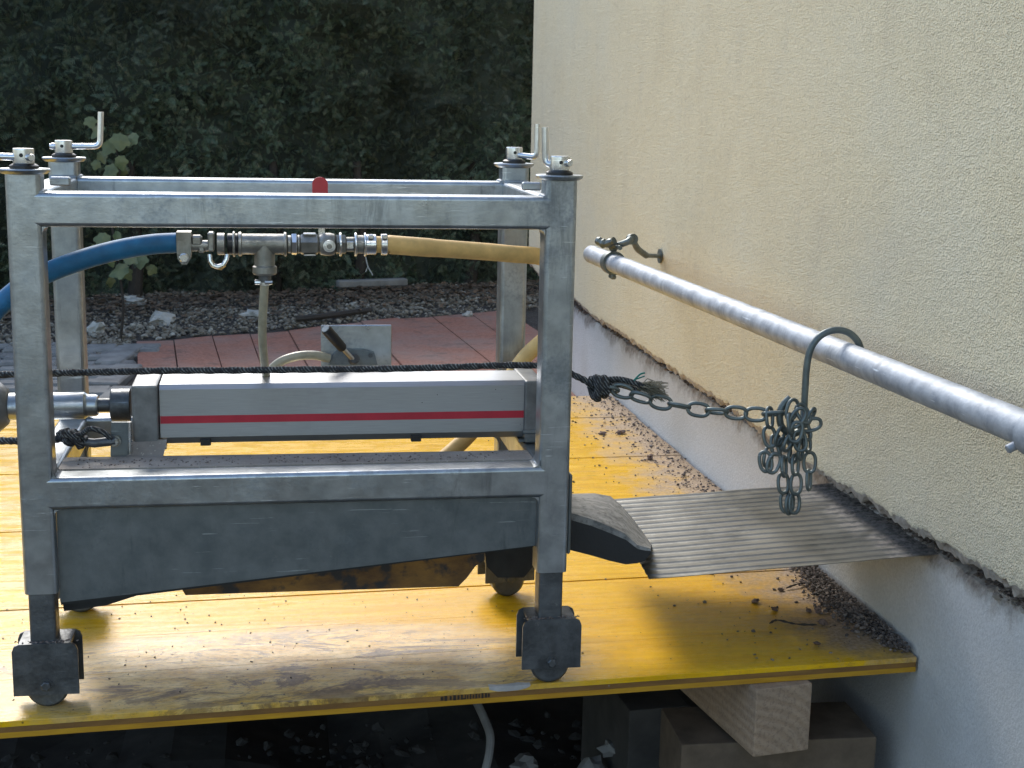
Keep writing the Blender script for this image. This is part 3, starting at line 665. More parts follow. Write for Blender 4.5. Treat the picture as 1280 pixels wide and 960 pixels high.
# claw coupling
seg(X_(284), X_(298), .0170, 'coupling_neck', 'black'); seg(X_(291), X_(294), .0205, 'coupling_flange')
mb = MB()
mb.lathe([(.012, 0), (.0175, .001), (.0175, .012), (.012, .013)], (X_(271), MY, zc), (1, 0, 0), 24)
pts = [aty(276+10*math.sin(R(a)), 322-10.5*math.cos(R(a))+0, MY-.012) for a in range(90, 300, 15)]
part('claw_half', mb, M['fit'], man)
mb = MB(); mb.tube([aty(262, 318, MY-.01), aty(262.5, 326, MY-.012), aty(266, 331.5, MY-.012), aty(272, 333.5, MY-.012), aty(279, 331, MY-.012), aty(283, 324, MY-.012), aty(284, 318, MY-.01)], .0038, 10); part('claw_hook', mb, M['bright'], man)
mb = MB(); mb.tube([aty(264, 326, MY-.004), aty(269, 334, MY-.006), aty(276, 335.5, MY-.006), aty(281, 331, MY-.004)], .003, 8); part('claw_seal', mb, M['yellowhose'], man)
mb = MB(); p0 = X_(221.5); p1 = X_(239.5)
q = [(p0, zc+.02), (p1, zc+.02), (p1, zc-.010), (p1-.0012, zc-.022), ((p0+p1)/2+.004, zc-.031), ((p0+p1)/2-.004, zc-.031), (p0+.0012, zc-.022), (p0, zc-.010)]
mb.prism([(a, MY-.018, b) for a, b in q], (0, .034, 0)); ch = part('claw_head', mb, M['fit'], man)
mb = MB(); mb.lathe([(.0078, 0), (.0078, .003), (.006, .0045)], ((p0+p1)/2, MY-.018, zc-.0205), (0, -1, 0), 18); part('bolt', mb, M['bright'], ch)
mb = MB(); mb.box((X_(246), MY, zc+.006), (.017, .02, .016), .003); mb.cyl((X_(238), MY, zc-.003), (X_(262), MY, zc-.003), .009, 14); mb.box((X_(252), MY, zc-.008), (.012, .018, .012), .003); mb.box((X_(264), MY, zc+.004), (.010, .03, .030), .002); part('claw_lug', mb, M['fit'], man)
# red lever
mb = MB(); lx = aty(400, 224, MY+.01).x; hw = .0125
pr = [(lx-hw, .770), (lx+hw, .770), (lx+hw, .808)]+[(lx+hw*math.cos(R(a)), .808+hw*.9*math.sin(R(a))) for a in range(15, 180, 15)]+[(lx-hw, .808)]
mb.prism([(a, MY+.008, b) for a, b in pr], (0, .004, 0)); part('lever', mb, M['red'], man)
mb = MB(); mb.box((lx+.002, MY+.0095, .748), (.010, .003, .05)); part('lever_stem', mb, M['bright'], man)
# hoses
def hose(name, pts, r, mat, label, k=10, n_=16):
    mb = MB(); mb.tube(catmull(pts, k), r, n_); return solo(name, mb, M[mat], label, 'hose', smooth=60)
hose('blue_hose', [(X_(221), MY, .7135), aty(190, 305.5, .12), aty(150, 312, .12), aty(105, 324, .11), aty(60, 340.5, .10), aty(28, 358, .10), aty(-6, 388, .10), aty(-40, 430, .1)], .0162, 'blue', 'blue air hose bending from the fittings behind the left post', n_=20)
mb = MB(); P_ = catmull([(X_(455), MY, zc), (X_(484), MY, zc), (X_(487), MY, zc), aty(497, 306.5, .121), aty(530, 309, .125), aty(600, 314, .15), aty(640, 317.5, .17), aty(675, 321, .19), aty(697, 332, .21), aty(706, 355, .25), aty(705, 385, .30), aty(690, 415, .34), aty(655, 448, .36), aty(620, 500, .35), aty(585, 545, .33), aty(540, 585, .30), aty(500, 620, .27)], 8)
sc = [1.0 if i < 12 else (1.14 if i < 34 else 1.08) for i in range(len(P_))]
mb.tube(P_, .0135, 18, scales=sc); solo('yellow_hose', mb, M['yellowhose'], 'dusty yellow rubber hose looping behind the right post and down behind the cylinder', 'hose', smooth=60)
mb = MB(); mb.tube(catmull([(xt, MY, zc-.055), aty(329, 385, .125), aty(328, 420, .14), aty(331, 458, .19), aty(338, 500, .29)], 8), .0070, 12)
solo('clear_hose', mb, M['clear'], 'clear braided hose hanging straight down from the tee', 'hose', smooth=60)
mb = MB(); mb.tube(catmull([aty(325, 480, .30), aty(345, 456, .30), aty(368, 446, .30), aty(392, 444, .305), aty(412, 448, .31)], 8), .0080, 12)
solo('clear_hose', mb, M['clear'], 'short clear hose arching into the valve plate behind the silver cylinder', 'hose', smooth=60)
# valve plate with lever
vp = MB(); a = aty(401, 408, .33); b = aty(489.5, 405, .33); vp.box(((a.x+b.x)/2, .332, .500), (b.x-a.x, .004, .095), .0015)
vpo = part('valve_plate', vp, M['galv'], mach)
mb = MB(); p = [aty(*q, .318) for q in ((412, 456), (416, 444), (424, 437), (455, 437), (468, 441), (472, 456))]
mb.prism(p, (0, .013, 0)); part('valve_block', mb, M['panel'], vpo)
mb = MB(); mb.lathe([(.009, 0), (.009, .012), (.006, .014)], aty(441, 450, .31), (.3, -1, .4), 14); part('ball_joint', mb, M['dark'], vpo)
mb = MB(); mb.lathe([(.004, 0), (.004, .004)], aty(463, 444, .3175), (0, -1, 0), 12); part('screw', mb, M['dark'], vpo)
p0 = aty(441, 449, .30); p1 = aty(429, 436, .285); p2 = aty(407, 411, .26)
mb = MB(); mb.cyl(p0, p1, .0042, 12); part('lever_rod', mb, M['bright'], vpo)
mb = MB(); L = (p2-p1).length; mb.lathe([(.0065, 0), (.0085, .003), (.0095, L*.6), (.0095, L-.003), (.008, L)], p1, p2-p1, 20); ho = part('lever_grip', mb, M['black'], vpo)
mb = MB(); mb.lathe([(.0077, 0), (.0070, .0012)], p2+(p2-p1).normalized()*.0003, p2-p1, 18); part('grip_cap', mb, M['concrete'], vpo)

# ropes
def rope(name, pts, r, label, k=10):
    mb = MB(); P_ = catmull(pts, k); mb.tube(P_, r, 10, scales=[1+.10*math.sin(i*1.9)+.08*noise.noise(V(i*.7, 0, 0)) for i in range(len(P_))])
    return solo(name, mb, M['rope'], label, 'rope', smooth=60)
RY = .132
rope('rope', [aty(-60, 473, RY), aty(0, 468.5, RY), aty(66, 466.5, RY), aty(130, 465, RY), aty(200, 463.5, RY), aty(290, 463, RY), aty(380, 462, RY), aty(480, 461, RY), aty(560, 459, RY), aty(640, 456.5, RY), aty(690, 459, RY), aty(722, 471, .12), aty(742, 482, .11)], .0056, 'black braided rope stretched along the top of the silver cylinder to the chain knot')
rope('rope', [aty(-60, 551, .10), aty(0, 551, .10), aty(30, 551, .10), aty(70, 549, .10), aty(84, 546, .10)], .0058, 'black rope coming from the left of the frame to the shackle beside the rod')
# knots at left
mb = MB()
for _ in range(9):
    cx, cy = random.uniform(78, 108), random.uniform(540, 556); p = aty(cx, cy, .098)
    q = [p+V(random.uniform(-.012, .012), random.uniform(-.008, .008), random.uniform(-.010, .010)) for _ in range(4)]
    mb.tube(catmull([q[0], p+V(0, -.008, .004), q[1], q[2], q[3]], 6), .005, 8)
mb.tube(catmull([aty(100, 545, .095), aty(112, 536, .09), aty(128, 540, .095), aty(140, 549, .097)], 6), .0045, 8)
solo('rope_knot', mb, M['rope'], 'lumpy knot of black rope tied to the shackle left of the cylinder', 'knot', smooth=60)
# knot at right with frayed end
kp = aty(747, 484, .11)
mb = MB()
for i in range(5):
    a = i/5*math.pi*2
    pts = [kp+V(.006*math.sin(a+b*.9)+(.004*i-.008), .011*math.cos(b*1.57+a), .017*math.sin(b*1.57+a)) for b in range(5)]
    mb.tube(catmull(pts, 6), .0058, 9)
mb.tube(catmull([kp+V(.0, -.008, .012), kp+V(.004, -.012, 0), kp+V(-.004, -.010, -.016), kp+V(.002, 0, -.02)], 6), .006, 9)
mb.tube(catmull([kp+V(.004, 0, .012), aty(775, 474, .105), aty(800, 481, .10), aty(812, 486, .10)], 8), .0052, 9)
mb.tube(catmull([kp+V(.004, .005, .004), aty(775, 481, .112), aty(800, 489, .11)], 8), .005, 9)
solo('rope_knot', mb, M['rope'], 'black rope knot tied through the first link of the chain beside the right post', 'knot', smooth=60)
mb = MB()
for _ in range(150):
    s = aty(random.uniform(796, 812), random.uniform(478, 488), .10); e = aty(random.uniform(815, 836), random.uniform(476, 503), .095+random.uniform(-.02, .02)); m2 = (s+e)*.5+V(random.uniform(-.006, .006), random.uniform(-.006, .006), random.uniform(-.004, .008))
    mb.tube([s, m2, e], .00055, 3)
solo('frayed_rope_end', mb, M['rag'], 'pale frayed rope end sticking out above the chain', 'rope')
mb = MB(); mb.tube(catmull([aty(792, 476, .1), aty(800, 468, .1), aty(806, 466, .1)], 5), .0016, 6); mb.tube([aty(795, 474, .1), aty(806, 470, .1)], .0012, 5); solo('teal_thread', mb, M['teal'], 'tiny teal thread in the frayed rope end', 'thread')

# ------------------------------------------------------------------ scaffold tube, clamp, hook, chain
TA = V(1.22, 1.60, .543); TB = V(1.34, -.479, .53); TDir = (TB-TA).normalized()
def tP(y): return TA+(TB-TA)*((y-TA.y)/(TB.y-TA.y))
tr = .02415
tubeo = thing('scaffold_tube', 'long galvanised scaffold tube running along the cream wall', 'tube', tP(.3)-V(0, 0, tr))
mb = MB(); pth = [tP(1.6-.02*i) for i in range(0, 146)]
outer = [(tr*math.cos(2*math.pi*a/28), tr*math.sin(2*math.pi*a/28)) for a in range(28)]
vs = []
for i, p in enumerate(pth): pth[i] = p+V(0, 0, .0006*noise.noise(V(i*.35, 1, 0)))
mb.sweep(pth, outer, caps=False); inn = [(a*.86, b*.86) for a, b in outer]
o1 = len(mb.v); mb.sweep(pth, inn, caps=False)
for k_ in (0, 145):
    for a in range(28): mb.f.append((k_*28+a, k_*28+(a+1) % 28, o1+k_*28+(a+1) % 28, o1+k_*28+a))
part('pipe', mb, M['galv_tube'], tubeo, smooth=60)
# far clamp
cl = thing('pipe_clamp', 'rusty dark wall clamp gripping the far end of the scaffold tube', 'clamp', tP(1.40))
cp = tP(1.40); ax = TDir; up = V(0, 0, 1); sd_ = ax.cross(up).normalized(); up = sd_.cross(ax)
def ringpt(a, r, off=0): return cp+ax*off+(sd_*math.cos(a)+up*math.sin(a))*r
mb = MB(); mb.sweep([ringpt(2*math.pi*a/28, .0285) for a in range(28)], rrect(.006, .026, .002, 2), closed=True, up=(sd_)); 
mb = MB()
vs = []; 
for a in range(30):
    th_ = 2*math.pi*a/30
    for (r_, o_) in ((.0243, -.014), (.031, -.014), (.031, .014), (.0243, .014)): mb.v.append(tuple(ringpt(th_, r_, o_)))
for a in range(30):
    b = (a+1) % 30
    for q in range(4): mb.f.append((a*4+q, a*4+(q+1) % 4, b*4+(q+1) % 4, b*4+q))
part('band', mb, M['chain'], cl)
mb = MB(); mb.box(ringpt(math.pi*.5, .040), (.016, .030, .018), .003); mb.cyl(ringpt(math.pi*.5, .045, -.035), ringpt(math.pi*.5, .045, .06), .006, 12); mb.lathe([(.012, 0), (.012, .012)], ringpt(math.pi*.5, .045, -.035), -ax, 6); part('clamp_bolt', mb, M['chain'], cl)
mb = MB(); mb.box(ringpt(-math.pi*.5, .036), (.014, .034, .012), .003); part('hinge_lug', mb, M['chain'], cl)
wp = atx(826, 320, 1.419)
mb = MB(); mb.tube(catmull([aty(746, 300, 1.40), aty(757, 305, 1.38), aty(768, 301, 1.36)], 4), .011, 8, scales=[.8, 1.1, .9, 1.2, .8, 1, 1.1, .8, 1]); part('clamp_jaw', mb, M['chain'], cl)
a1 = aty(783, 303, 1.34); a2 = aty(790, 299, 1.36); a3 = aty(797, 311, 1.42); a4 = aty(808, 319.5, 1.47)
mb = MB(); mb.tube(catmull([ringpt(math.pi*.45, .040), a1, a2, a3, a4], 6), .0085, 10); mb.lathe([(.014, -.008), (.014, .008)], a2, V(.2, -1, .1), 14); part('swivel_arm', mb, M['chain'], cl)
mb = MB(); mb.tube([a4, wp], .0062, 10); mb.lathe([(.020, 0), (.020, .004)], wp+V(-.005, 0, 0), (1, 0, 0), 18); part('wall_screw', mb, M['chain'], cl)
# near coupler at the frame edge
nc = thing('pipe_coupler', 'bright coupler bolt on the tube at the right edge', 'coupler', tP(-.47))
mb = MB(); mb.cyl(aty(1259, 562, -.50), aty(1290, 546, -.50), .0062, 14, .001); part('coupler_bolt', mb, M['galv_tube'], nc)
mb = MB(); q0 = tP(-.535)
for a in range(30):
    th_ = 2*math.pi*a/30
    for (r_, o_) in ((.0244, -.022), (.032, -.022), (.032, .022), (.0244, .022)): mb.v.append(tuple(q0+ax*o_+(sd_*math.cos(th_)+up*math.sin(th_))*r_))
for a in range(30):
    b = (a+1) % 30
    for q in range(4): mb.f.append((a*4+q, a*4+(q+1) % 4, b*4+(q+1) % 4, b*4+q))
part('coupler_band', mb, M['galv_tube'], nc)
# S hook
HY = .05
hp = tP(HY); hr = tr+.0058
mb = MB(); pts = [aty(a, b, HY) for a, b in ((1076, 436), (1071, 425), (1061, 416), (1048, 412.5), (1034, 415), (1022, 423), (1013, 437), (1008.5, 458), (1006.5, 485), (1005, 510))]
pts += [aty(1003, 530, HY-.01), aty(996, 541, HY-.015), aty(985, 541, HY-.015), aty(976, 531, HY-.015), aty(975, 516, HY-.015), aty(980, 505, HY-.015), aty(988, 497, HY-.018)]
mb.tube(catmull(pts, 6), .0060, 14); solo('steel_hook', mb, M['chain'], 'dark steel rod hook hung over the scaffold tube, holding the chain bundle', 'hook', smooth=60)
# chain
ch = thing('chain', 'dark steel chain pulled from the rope knot and bunched on the hook below the tube', 'chain', (1.1, .05, .36))
LL, LW, lr = .0430, .0285, .0034
mb = MB(); path = []
for a in range(0, 360, 15):
    ca, sa = math.cos(R(a)), math.sin(R(a)); path.append(V((LL/2-lr)*math.copysign(abs(ca)**.85, ca), (LW/2-lr)*math.copysign(abs(sa)**.8, sa), 0))
# note: link long axis X, flat in XY
mb.sweep(path, [(lr*math.cos(R(a)), lr*math.sin(R(a))) for a in range(0, 360, 40)], closed=True, up=(0, 0, 1))
lme = mesh('link', mb, M['chain'], smooth=70)
def link(c, d, roll, s=1.0):
    d = Vector(d).normalized(); view = (CAMP-Vector(c)).normalized(); nrm = (view-d*view.dot(d)).normalized()
    nrm = Matrix.Rotation(roll, 3, d) @ nrm; y = nrm.cross(d)
    Mx = Matrix(((d.x*s, y.x*s, nrm.x*s, c[0]), (d.y*s, y.y*s, nrm.y*s, c[1]), (d.z*s, y.z*s, nrm.z*s, c[2]), (0, 0, 0, 1)))
    inst('link', lme, ch, Mx)
cpx = [(760, 486), (778, 489), (801, 497), (826, 503), (849, 507), (873, 512), (896, 514), (920, 516), (945, 518), (967, 517)]
for i, (a, b) in enumerate(cpx):
    f_ = i/(len(cpx)-1); c_ = aty(a, b, .11+(.03-.11)*f_)
    a2_, b2_ = cpx[min(i+1, len(cpx)-1)]; a1_, b1_ = cpx[max(i-1, 0)]
    d = aty(a2_, b2_, .11+(.03-.11)*min(1, f_+.1))-aty(a1_, b1_, .11+(.03-.11)*max(0, f_-.1))
    link(c_, d, R((70, 15, 50, 5, 82, 4, 72, 22, 6, 80)[i]), .98)
cluster = [(962, 522, 92, 60, 0), (962, 546, 100, 15, .0), (960, 571, 80, 50, .004), (957, 577, 100, 8, -.006), (967, 579, 70, 20, -.01),
    (975, 545, 70, 55, .0), (980, 560, 105, 15, .0), (990, 512, 75, 35, -.012), (997, 522, 55, 10, -.020), (1004, 517, 120, 30, -.014), (988, 530, 95, 70, -.02), (995, 540, 75, 12, -.026), (1000, 551, 100, 10, -.02),
    (1006, 538, 110, 40, -.012), (986, 552, 65, 60, -.018), (1001, 562, 85, 70, -.014), (1014, 531, 15, 20, -.012), (1012, 522, 60, 70, -.01), (1009, 552, 95, 60, -.01), (1012, 578, 88, 15, -.004), (1011, 600, 90, 72, -.004),
    (980, 583, 92, 70, -.008), (994, 581, 90, 60, -.012), (979, 604, 92, 35, -.008), (995, 605, 88, 30, -.012), (983, 628, 95, 12, -.008), (993, 629, 88, 35, -.014), (987, 630, 85, 55, -.011), (970, 556, 95, 35, .004), (992, 566, 80, 45, -.006)]
for (a, b, ang, roll, dy) in cluster:
    c_ = aty(a, b, .03+dy); d = CR*math.cos(R(ang))+CU*math.sin(R(ang)); link(c_, d, R(roll), .93)

# ------------------------------------------------------------------ ribbed sheet
sh = MB()
TL, TR_, BR_, BL = V(1.030, .585, .138), V(1.500, .470, .196), V(1.496, -.015, .199), V(.990, .072, .143)
nr = 17; per = 10; nx = 12
N_ = nr*per
for i in range(N_+1):
    v = i/N_; ph = (v*nr) % 1.0
    rib = .0026*max(0, 1-abs(ph-.5)/.16)
    for j in range(nx+1):
        u = j/nx; p = (BL.lerp(BR_, u)).lerp(TL.lerp(TR_, u), v); sag = .0022*noise.noise(V(u*3, v*4, 7))
        sh.v.append((p.x, p.y, p.z+rib+sag))
ntop = len(sh.v); sh.v += [(x, y, z-.0010) for x, y, z in sh.v[:ntop]]
w_ = nx+1
for i in range(N_):
    for j in range(nx):
        q = (i*w_+j, i*w_+j+1, (i+1)*w_+j+1, (i+1)*w_+j); sh.f.append(q); sh.f.append(tuple(ntop+x for x in q[::-1]))
for i in range(N_): 
    for j in (0, nx): a, b = i*w_+j, (i+1)*w_+j; sh.f.append((a, b, b+ntop, a+ntop))
for j in range(nx):
    for i in (0, N_): a, b = i*w_+j, i*w_+j+1; sh.f.append((a, b, b+ntop, a+ntop))
solo('ribbed_sheet', sh, M['sheet'], 'ribbed grey metal sheet bridging from the machine spout into the slot under the cream wall', 'metal sheet', smooth=25)

# ------------------------------------------------------------------ house
house = thing('house', 'cream roughcast house wall with broken lower edge over a grey foundation', 'house', (2.2, 0, -.5))
WX = 1.42; FX = 1.472
bpx = [(664, 331), (672, 342), (700, 356), (722, 377), (740, 394), (770, 411), (800, 432), (850, 467), (900, 500), (950, 537), (1000, 572), (1040, 600), (1080, 620), (1120, 647), (1160, 668), (1195, 690), (1240, 716), (1280, 742)]
bl = [(atx(a, b, WX).y, atx(a, b, WX).z) for a, b in bpx]
bl = sorted(bl)
bl = [(-4.5, .26), (-1.0, .26)]+bl
def botz(y):
    for (a, za), (b, zb_) in zip(bl, bl[1:]):
        if a <= y <= b: return za+(zb_-za)*(y-a)/(b-a)
    return bl[-1][1]
YE = 3.66
ysm = []; y = -4.5
while y < YE: ysm.append(y); y += .25 if y < -.75 else (.006 if y < 1.5 else .012)
ysm.append(YE)
def jag(y, k=0): return botz(y)+.007*noise.noise(V(y*22, k, 0))+.005*noise.noise(V(y*70, k, 3))+.003*noise.noise(V(y*180, k, 5))
mb = MB(); rows = 7
for y in ysm:
    z0_ = jag(y); z = [3.4, .6, z0_+.03, z0_+.006]
    lean = (y-YE)*0
    for zz in z: mb.v.append((WX, y, zz))
    mb.v.append((WX+.0015, y, z0_+.0015))
c_ = 5
for i in range(len(ysm)-1):
    for k_ in range(c_-1): mb.f.append((i*c_+k_, i*c_+k_+1, (i+1)*c_+k_+1, (i+1)*c_+k_))
# gable return at the far corner and top
o_ = (len(ysm)-1)*c_; b0 = len(mb.v)
mb.v += [(9, YE, 3.4), (9, YE, .25)]; mb.f.append((o_, o_+1, o_+2, o_+3, o_+4, b0+1, b0))
part('plaster_face', mb, M['plaster'], house, smooth=30)
# broken underside
mb = MB(); rr_ = 9
for y in ysm:
    z0_ = jag(y)
    for k_ in range(rr_):
        u = k_/(rr_-1)
        thk = .016+.010*noise.noise(V(y*8, 2, 2))
        if k_ == 0: p = (WX+.0015, y, z0_+.0015)
        else:
            lip = min(k_, 3)/3; dz = -.013*lip+.012*max(0, u-.4)+.006*noise.noise(V(y*60, u*6, 1))+.008*noise.noise(V(y*20, u*3, 9))
            p = (WX+.0015+(.003*k_ if k_ < 4 else .009+.085*(k_-3)/(rr_-4))+.002*noise.noise(V(y*90, k_, 6)), y+.004*noise.noise(V(y*50, u*8, 4)), z0_+dz)
        mb.v.append(p)
for i in range(len(ysm)-1):
    for k_ in range(rr_-1): mb.f.append((i*rr_+k_, i*rr_+k_+1, (i+1)*rr_+k_+1, (i+1)*rr_+k_))
part('broken_plaster_edge', mb, M['mortar'], house, smooth=0)
# foundation with a crumbly slot behind
def ftop(y): return .205+.006*noise.noise(V(y*9, 0, 8))+.006*noise.noise(V(y*40, 0, 8))
mb = MB(); 
for y in ysm:
    zt_ = ftop(y); col = [(FX, -1.0), (FX, .05), (FX, zt_-.05), (FX+.001, zt_-.022), (FX+.006+.004*noise.noise(V(y*40, 4, 0)), zt_-.008), (FX+.022, zt_+.004*noise.noise(V(y*60, 1, 0))), (FX+.045, zt_+.006*noise.noise(V(y*50, 2, 0))), (FX+.06, zt_+.03), (FX+.075, .40)]
    for k_, (x, z) in enumerate(col): mb.v.append((x+(.003*noise.noise(V(y*70, k_, 2)) if 2 < k_ < 8 else 0), y, z))
c_ = 9
for i in range(len(ysm)-1):
    for k_ in range(c_-1): mb.f.append((i*c_+k_, i*c_+k_+1, (i+1)*c_+k_+1, (i+1)*c_+k_))
b0 = len(mb.v); mb.v += [(9, YE, -1), (9, YE, .4)]; o_ = (len(ysm)-1)*c_; mb.f.append(tuple(o_+q for q in range(c_))+(b0+1, b0))
part('foundation_wall', mb, M['base'], house, smooth=30)
# crumbs and broken lumps on the foundation ledge
mb = MB()
for _ in range(2600):
    y = random.uniform(-.8, 3.4); lump(mb, (FX+random.uniform(.002, .045), y, ftop(y)+random.uniform(-.006, .006)), random.uniform(.0015, .006))
part('ledge_crumbs', mb, M['debris'], house, kind='stuff')
mb = MB(); 
for (a, b, r_) in ((1107, 0, 0),): pass
for yy, r_ in ((-.225, .013), (-.255, .015), (-.205, .010), (-.30, .012), (-.335, .014), (-.38, .012)):
    lump(mb, (FX+.010, yy, ftop(yy)-.004), r_, L2)
part('mortar_lump', mb, M['mortar'], house, smooth=0)

# ------------------------------------------------------------------ debris on the boards
mb = MB()
for _ in range(4200):      # heap along the foundation, near stretch
    y = random.gauss(.30, .17); 
    if not .03 < y < .75: continue
    wdt_ = .085*(1-abs(y-.28)/.5)
    x = 1.462-abs(random.gauss(0, max(.010, wdt_*.38))); hgt = max(0, .016*(1-(1.466-x)/.10))
    lump(mb, (x, y, random.uniform(0, hgt)+.001), random.choice((.0010, .0012, .0016, .002, .003, .0045)))
for _ in range(550):      # far stretch
    y = random.uniform(1.1, 2.35); x = 1.462-abs(random.gauss(0, .06)); lump(mb, (x, y, random.uniform(0, .004)+.001), random.choice((.0012, .0018, .0025, .004)))
for _ in range(420):
    y = random.uniform(.02, 2.3); x = 1.46-abs(random.gauss(0, .22)); lump(mb, (x, y, .001), random.choice((.0012, .0018, .0025, .004)))
for _ in range(260): lump(mb, (random.uniform(-.3, .9), random.uniform(-.05, .5), .0006), random.choice((.0008, .0012, .002)))
solo('rubble_dust', mb, M['debris'], 'brown mortar crumbs and dust heaped on the boards along the foundation', 'rubble', kind='stuff', smooth=0)
cl_px = [(753, 543, .009, 'dark round clod nearest the right post on the yellow boards'), (776, 542, .013, 'largest reddish clod on the far yellow boards'), (813, 574, .012, 'flat brown clod in front of the far rubble strip'),
         (1023, 765, .010, 'larger dark clod amid the rubble near the front board edge'), (944, 753, .008, 'lone clod on the boards, left of the rubble below the sheet'), (968, 763, .007, 'small clod between the lone clod and the rubble heap'),
         (1028, 780, .009, 'brown clod beside the twig end'), (1011, 765, .007, 'small dark clod just left of the larger rubble clod'), (976, 738, .006, 'small clod just below the ribbed sheet edge'), (1021, 806, .007, 'clod closest to the front edge of the boards')]
for a, b, r_, lb in cl_px:
    mb = MB(); p = atz(a, b, 0); lump(mb, (p.x, p.y, r_*.45), r_, L2); solo('clod', mb, M['clod'], lb, 'clod', 'clods scattered on the boards', smooth=0)
for pts, lb in ((((962, 779), (972, 777), (995, 780), (1021, 783)), 'dark bent twig lying among the clods on the front boards'), (((983, 735), (996, 732), (1010, 728), (1019, 721)), 'short forked twig below the ribbed sheet'), (((1015, 742), (1032, 746), (1052, 752)), 'thin dark twig at the edge of the rubble heap')):
    mb = MB(); P_ = [atz(a, b, .003)+V(0, 0, .003*(i % 2)) for i, (a, b) in enumerate(pts)]; mb.tube(catmull(P_, 5), .0022, 7, scales=[.5+.8*((i*7) % 5)/5 for i in range(len(catmull(P_, 5)))])
    solo('twig', mb, M['twig'], lb, 'twig')

# ------------------------------------------------------------------ red-brown slab path
GZ = -.12
path_ = thing('slab_path', 'path of long red-brown slabs behind the machine, set edge to edge', 'path', (.5, 4, GZ-.05))
J = [((170, 425), (172, 462)), ((217, 424), (222, 460)), ((265, 419), (277, 458)), ((312, 416), (325, 452)), ((360, 412), (382, 452)), ((405, 406), (440, 452)), ((450, 401), (498, 452)), ((497, 397), (555, 452)), ((540, 395), (610, 450)), ((587, 391), (664, 447)), ((630, 387), (715, 440))]
for (a, b), (c_, d) in zip(J, J[1:]):
    p = [atz(*a, GZ), atz(*c_, GZ), atz(*d, GZ), atz(*b, GZ)]
    # run each slab on towards the boards
    p[3] = p[0]+(p[3]-p[0])*(1.9-.5*0); p[2] = p[1]+(p[2]-p[1])*1.9
    p[3].y = max(p[3].y, 2.5); p[2].y = max(p[2].y, 2.5)
    cen = sum(p, V(0, 0, 0))/4; p = [q+(cen-q).normalized()*.019 for q in p]
    dz = random.uniform(-.004, .004); mb = MB()
    lo = [V(q.x, q.y, GZ-.05) for q in p]; hi = [V(q.x, q.y, GZ-.004+dz) for q in p]; tp = [V(*(q+(cen-q).normalized()*.005).xy, GZ+dz) for q in p]
    mb.add(lo+hi+tp, [(0, 1, 2, 3), (8, 9, 10, 11)]+[(i, (i+1) % 4, (i+1) % 4+4, i+4) for i in range(4)]+[(i+4, (i+1) % 4+4, (i+1) % 4+8, i+8) for i in range(4)])
    part('slab', mb, M['slab'], path_, smooth=0)
# grey setts
st_ = thing('sett_path', 'small grey setts laid in rows left of the red-brown slabs', 'path', (-.7, 3.5, GZ-.05))
r0 = 0; yy = 2.62
while yy < 4.1:
    x = -1.75+(.07 if r0 % 2 else 0)+random.uniform(-.02, .02)
    while x < -.33 + .05*(yy-3):
        l = random.uniform(.13, .19); d_ = .105
        mb = MB(); mb.box((x+l/2, yy+random.uniform(-.006, .006), GZ-.02+random.uniform(-.006, .006)), (l-.014, d_-.022, .06), .010, Matrix.Rotation(random.uniform(-.05, .05), 4, 'Z'))
        part('sett', mb, M['cobble'], st_, smooth=0); x += l
    yy += .105; r0 += 1
for (px, py) in ((150, 445), (146, 470), (142, 500)):
    p = atz(px, py, GZ); mb = MB(); mb.box((p.x, p.y, GZ-.012), (.11, .40, .05), .006, Matrix.Rotation(R(-8), 4, 'Z')); part('kerb_slab', mb, M['cobble'], st_, smooth=0)

# gravel strip and litter
mb = MB(); cnt = 0
def ytop(x): return 4.37+.484*x
while cnt < 12000:
    x = random.uniform(-1.9, 2.4); y = random.uniform(3.5, 6.3)
    if x > -.26 and y < ytop(x)+.03: continue
    if x <= -.26 and y < 4.1: continue
    cnt += 1; f_ = noise.noise(V(x*1.5, y*1.5, 2))
    lump(mb, (x, y, -.132+random.uniform(0, .012)), random.choice((.004, .005, .006, .008, .012))*(1.3 if f_ > .1 else .9))
for _ in range(700): lump(mb, (random.uniform(-.42, -.25), random.uniform(2.5, 4.3), -.125), random.choice((.006, .009, .012)))
solo('gravel', mb, M['gravel'], 'mixed grey gravel strip between the slabs and the hedge', 'gravel', kind='stuff', smooth=0)
mb = MB()
for _ in range(3600):
    x = random.uniform(-1.9, 2.4); yb = 5.75+.27*x; y = yb-abs(random.gauss(0, .38)); 
    if x > -.26 and y < ytop(x): continue
    a = random.random()*6.3; r_ = random.uniform(.012, .028); z = -.115+random.uniform(0, .02)
    q = [V(x+r_*math.cos(a+k_*1.57)*(1 if k_ % 2 else .55), y+r_*math.sin(a+k_*1.57)*(1 if k_ % 2 else .55), z+random.uniform(-.006, .008)) for k_ in range(4)]
    mb.add(q, [(0, 1, 2, 3)])
solo('leaf_litter', mb, M['litter'], 'brown fallen leaves lying under the hedge', 'leaves', kind='stuff', smooth=0)
for a, b, r_, lb in ((172, 378, .05, 'pale broken stone under the hedge, left of the hanging clear hose'), (120, 412, .045, 'whitish stone beside the rear left post'), (203, 398, .05, 'flat grey stone on the gravel behind the blue hose'), (162, 375, .04, 'upright white chip against the pale broken stone'),
                     (318, 392, .045, 'small oblong white stone just left of the clear hose'), (585, 393, .03, 'tiny white chip near the edge of the slabs')):
    p = atz(a, b, -.11); mb = MB(); lump(mb, p, r_, L2); solo('stone', mb, M['stone'], lb, 'stone', smooth=0)
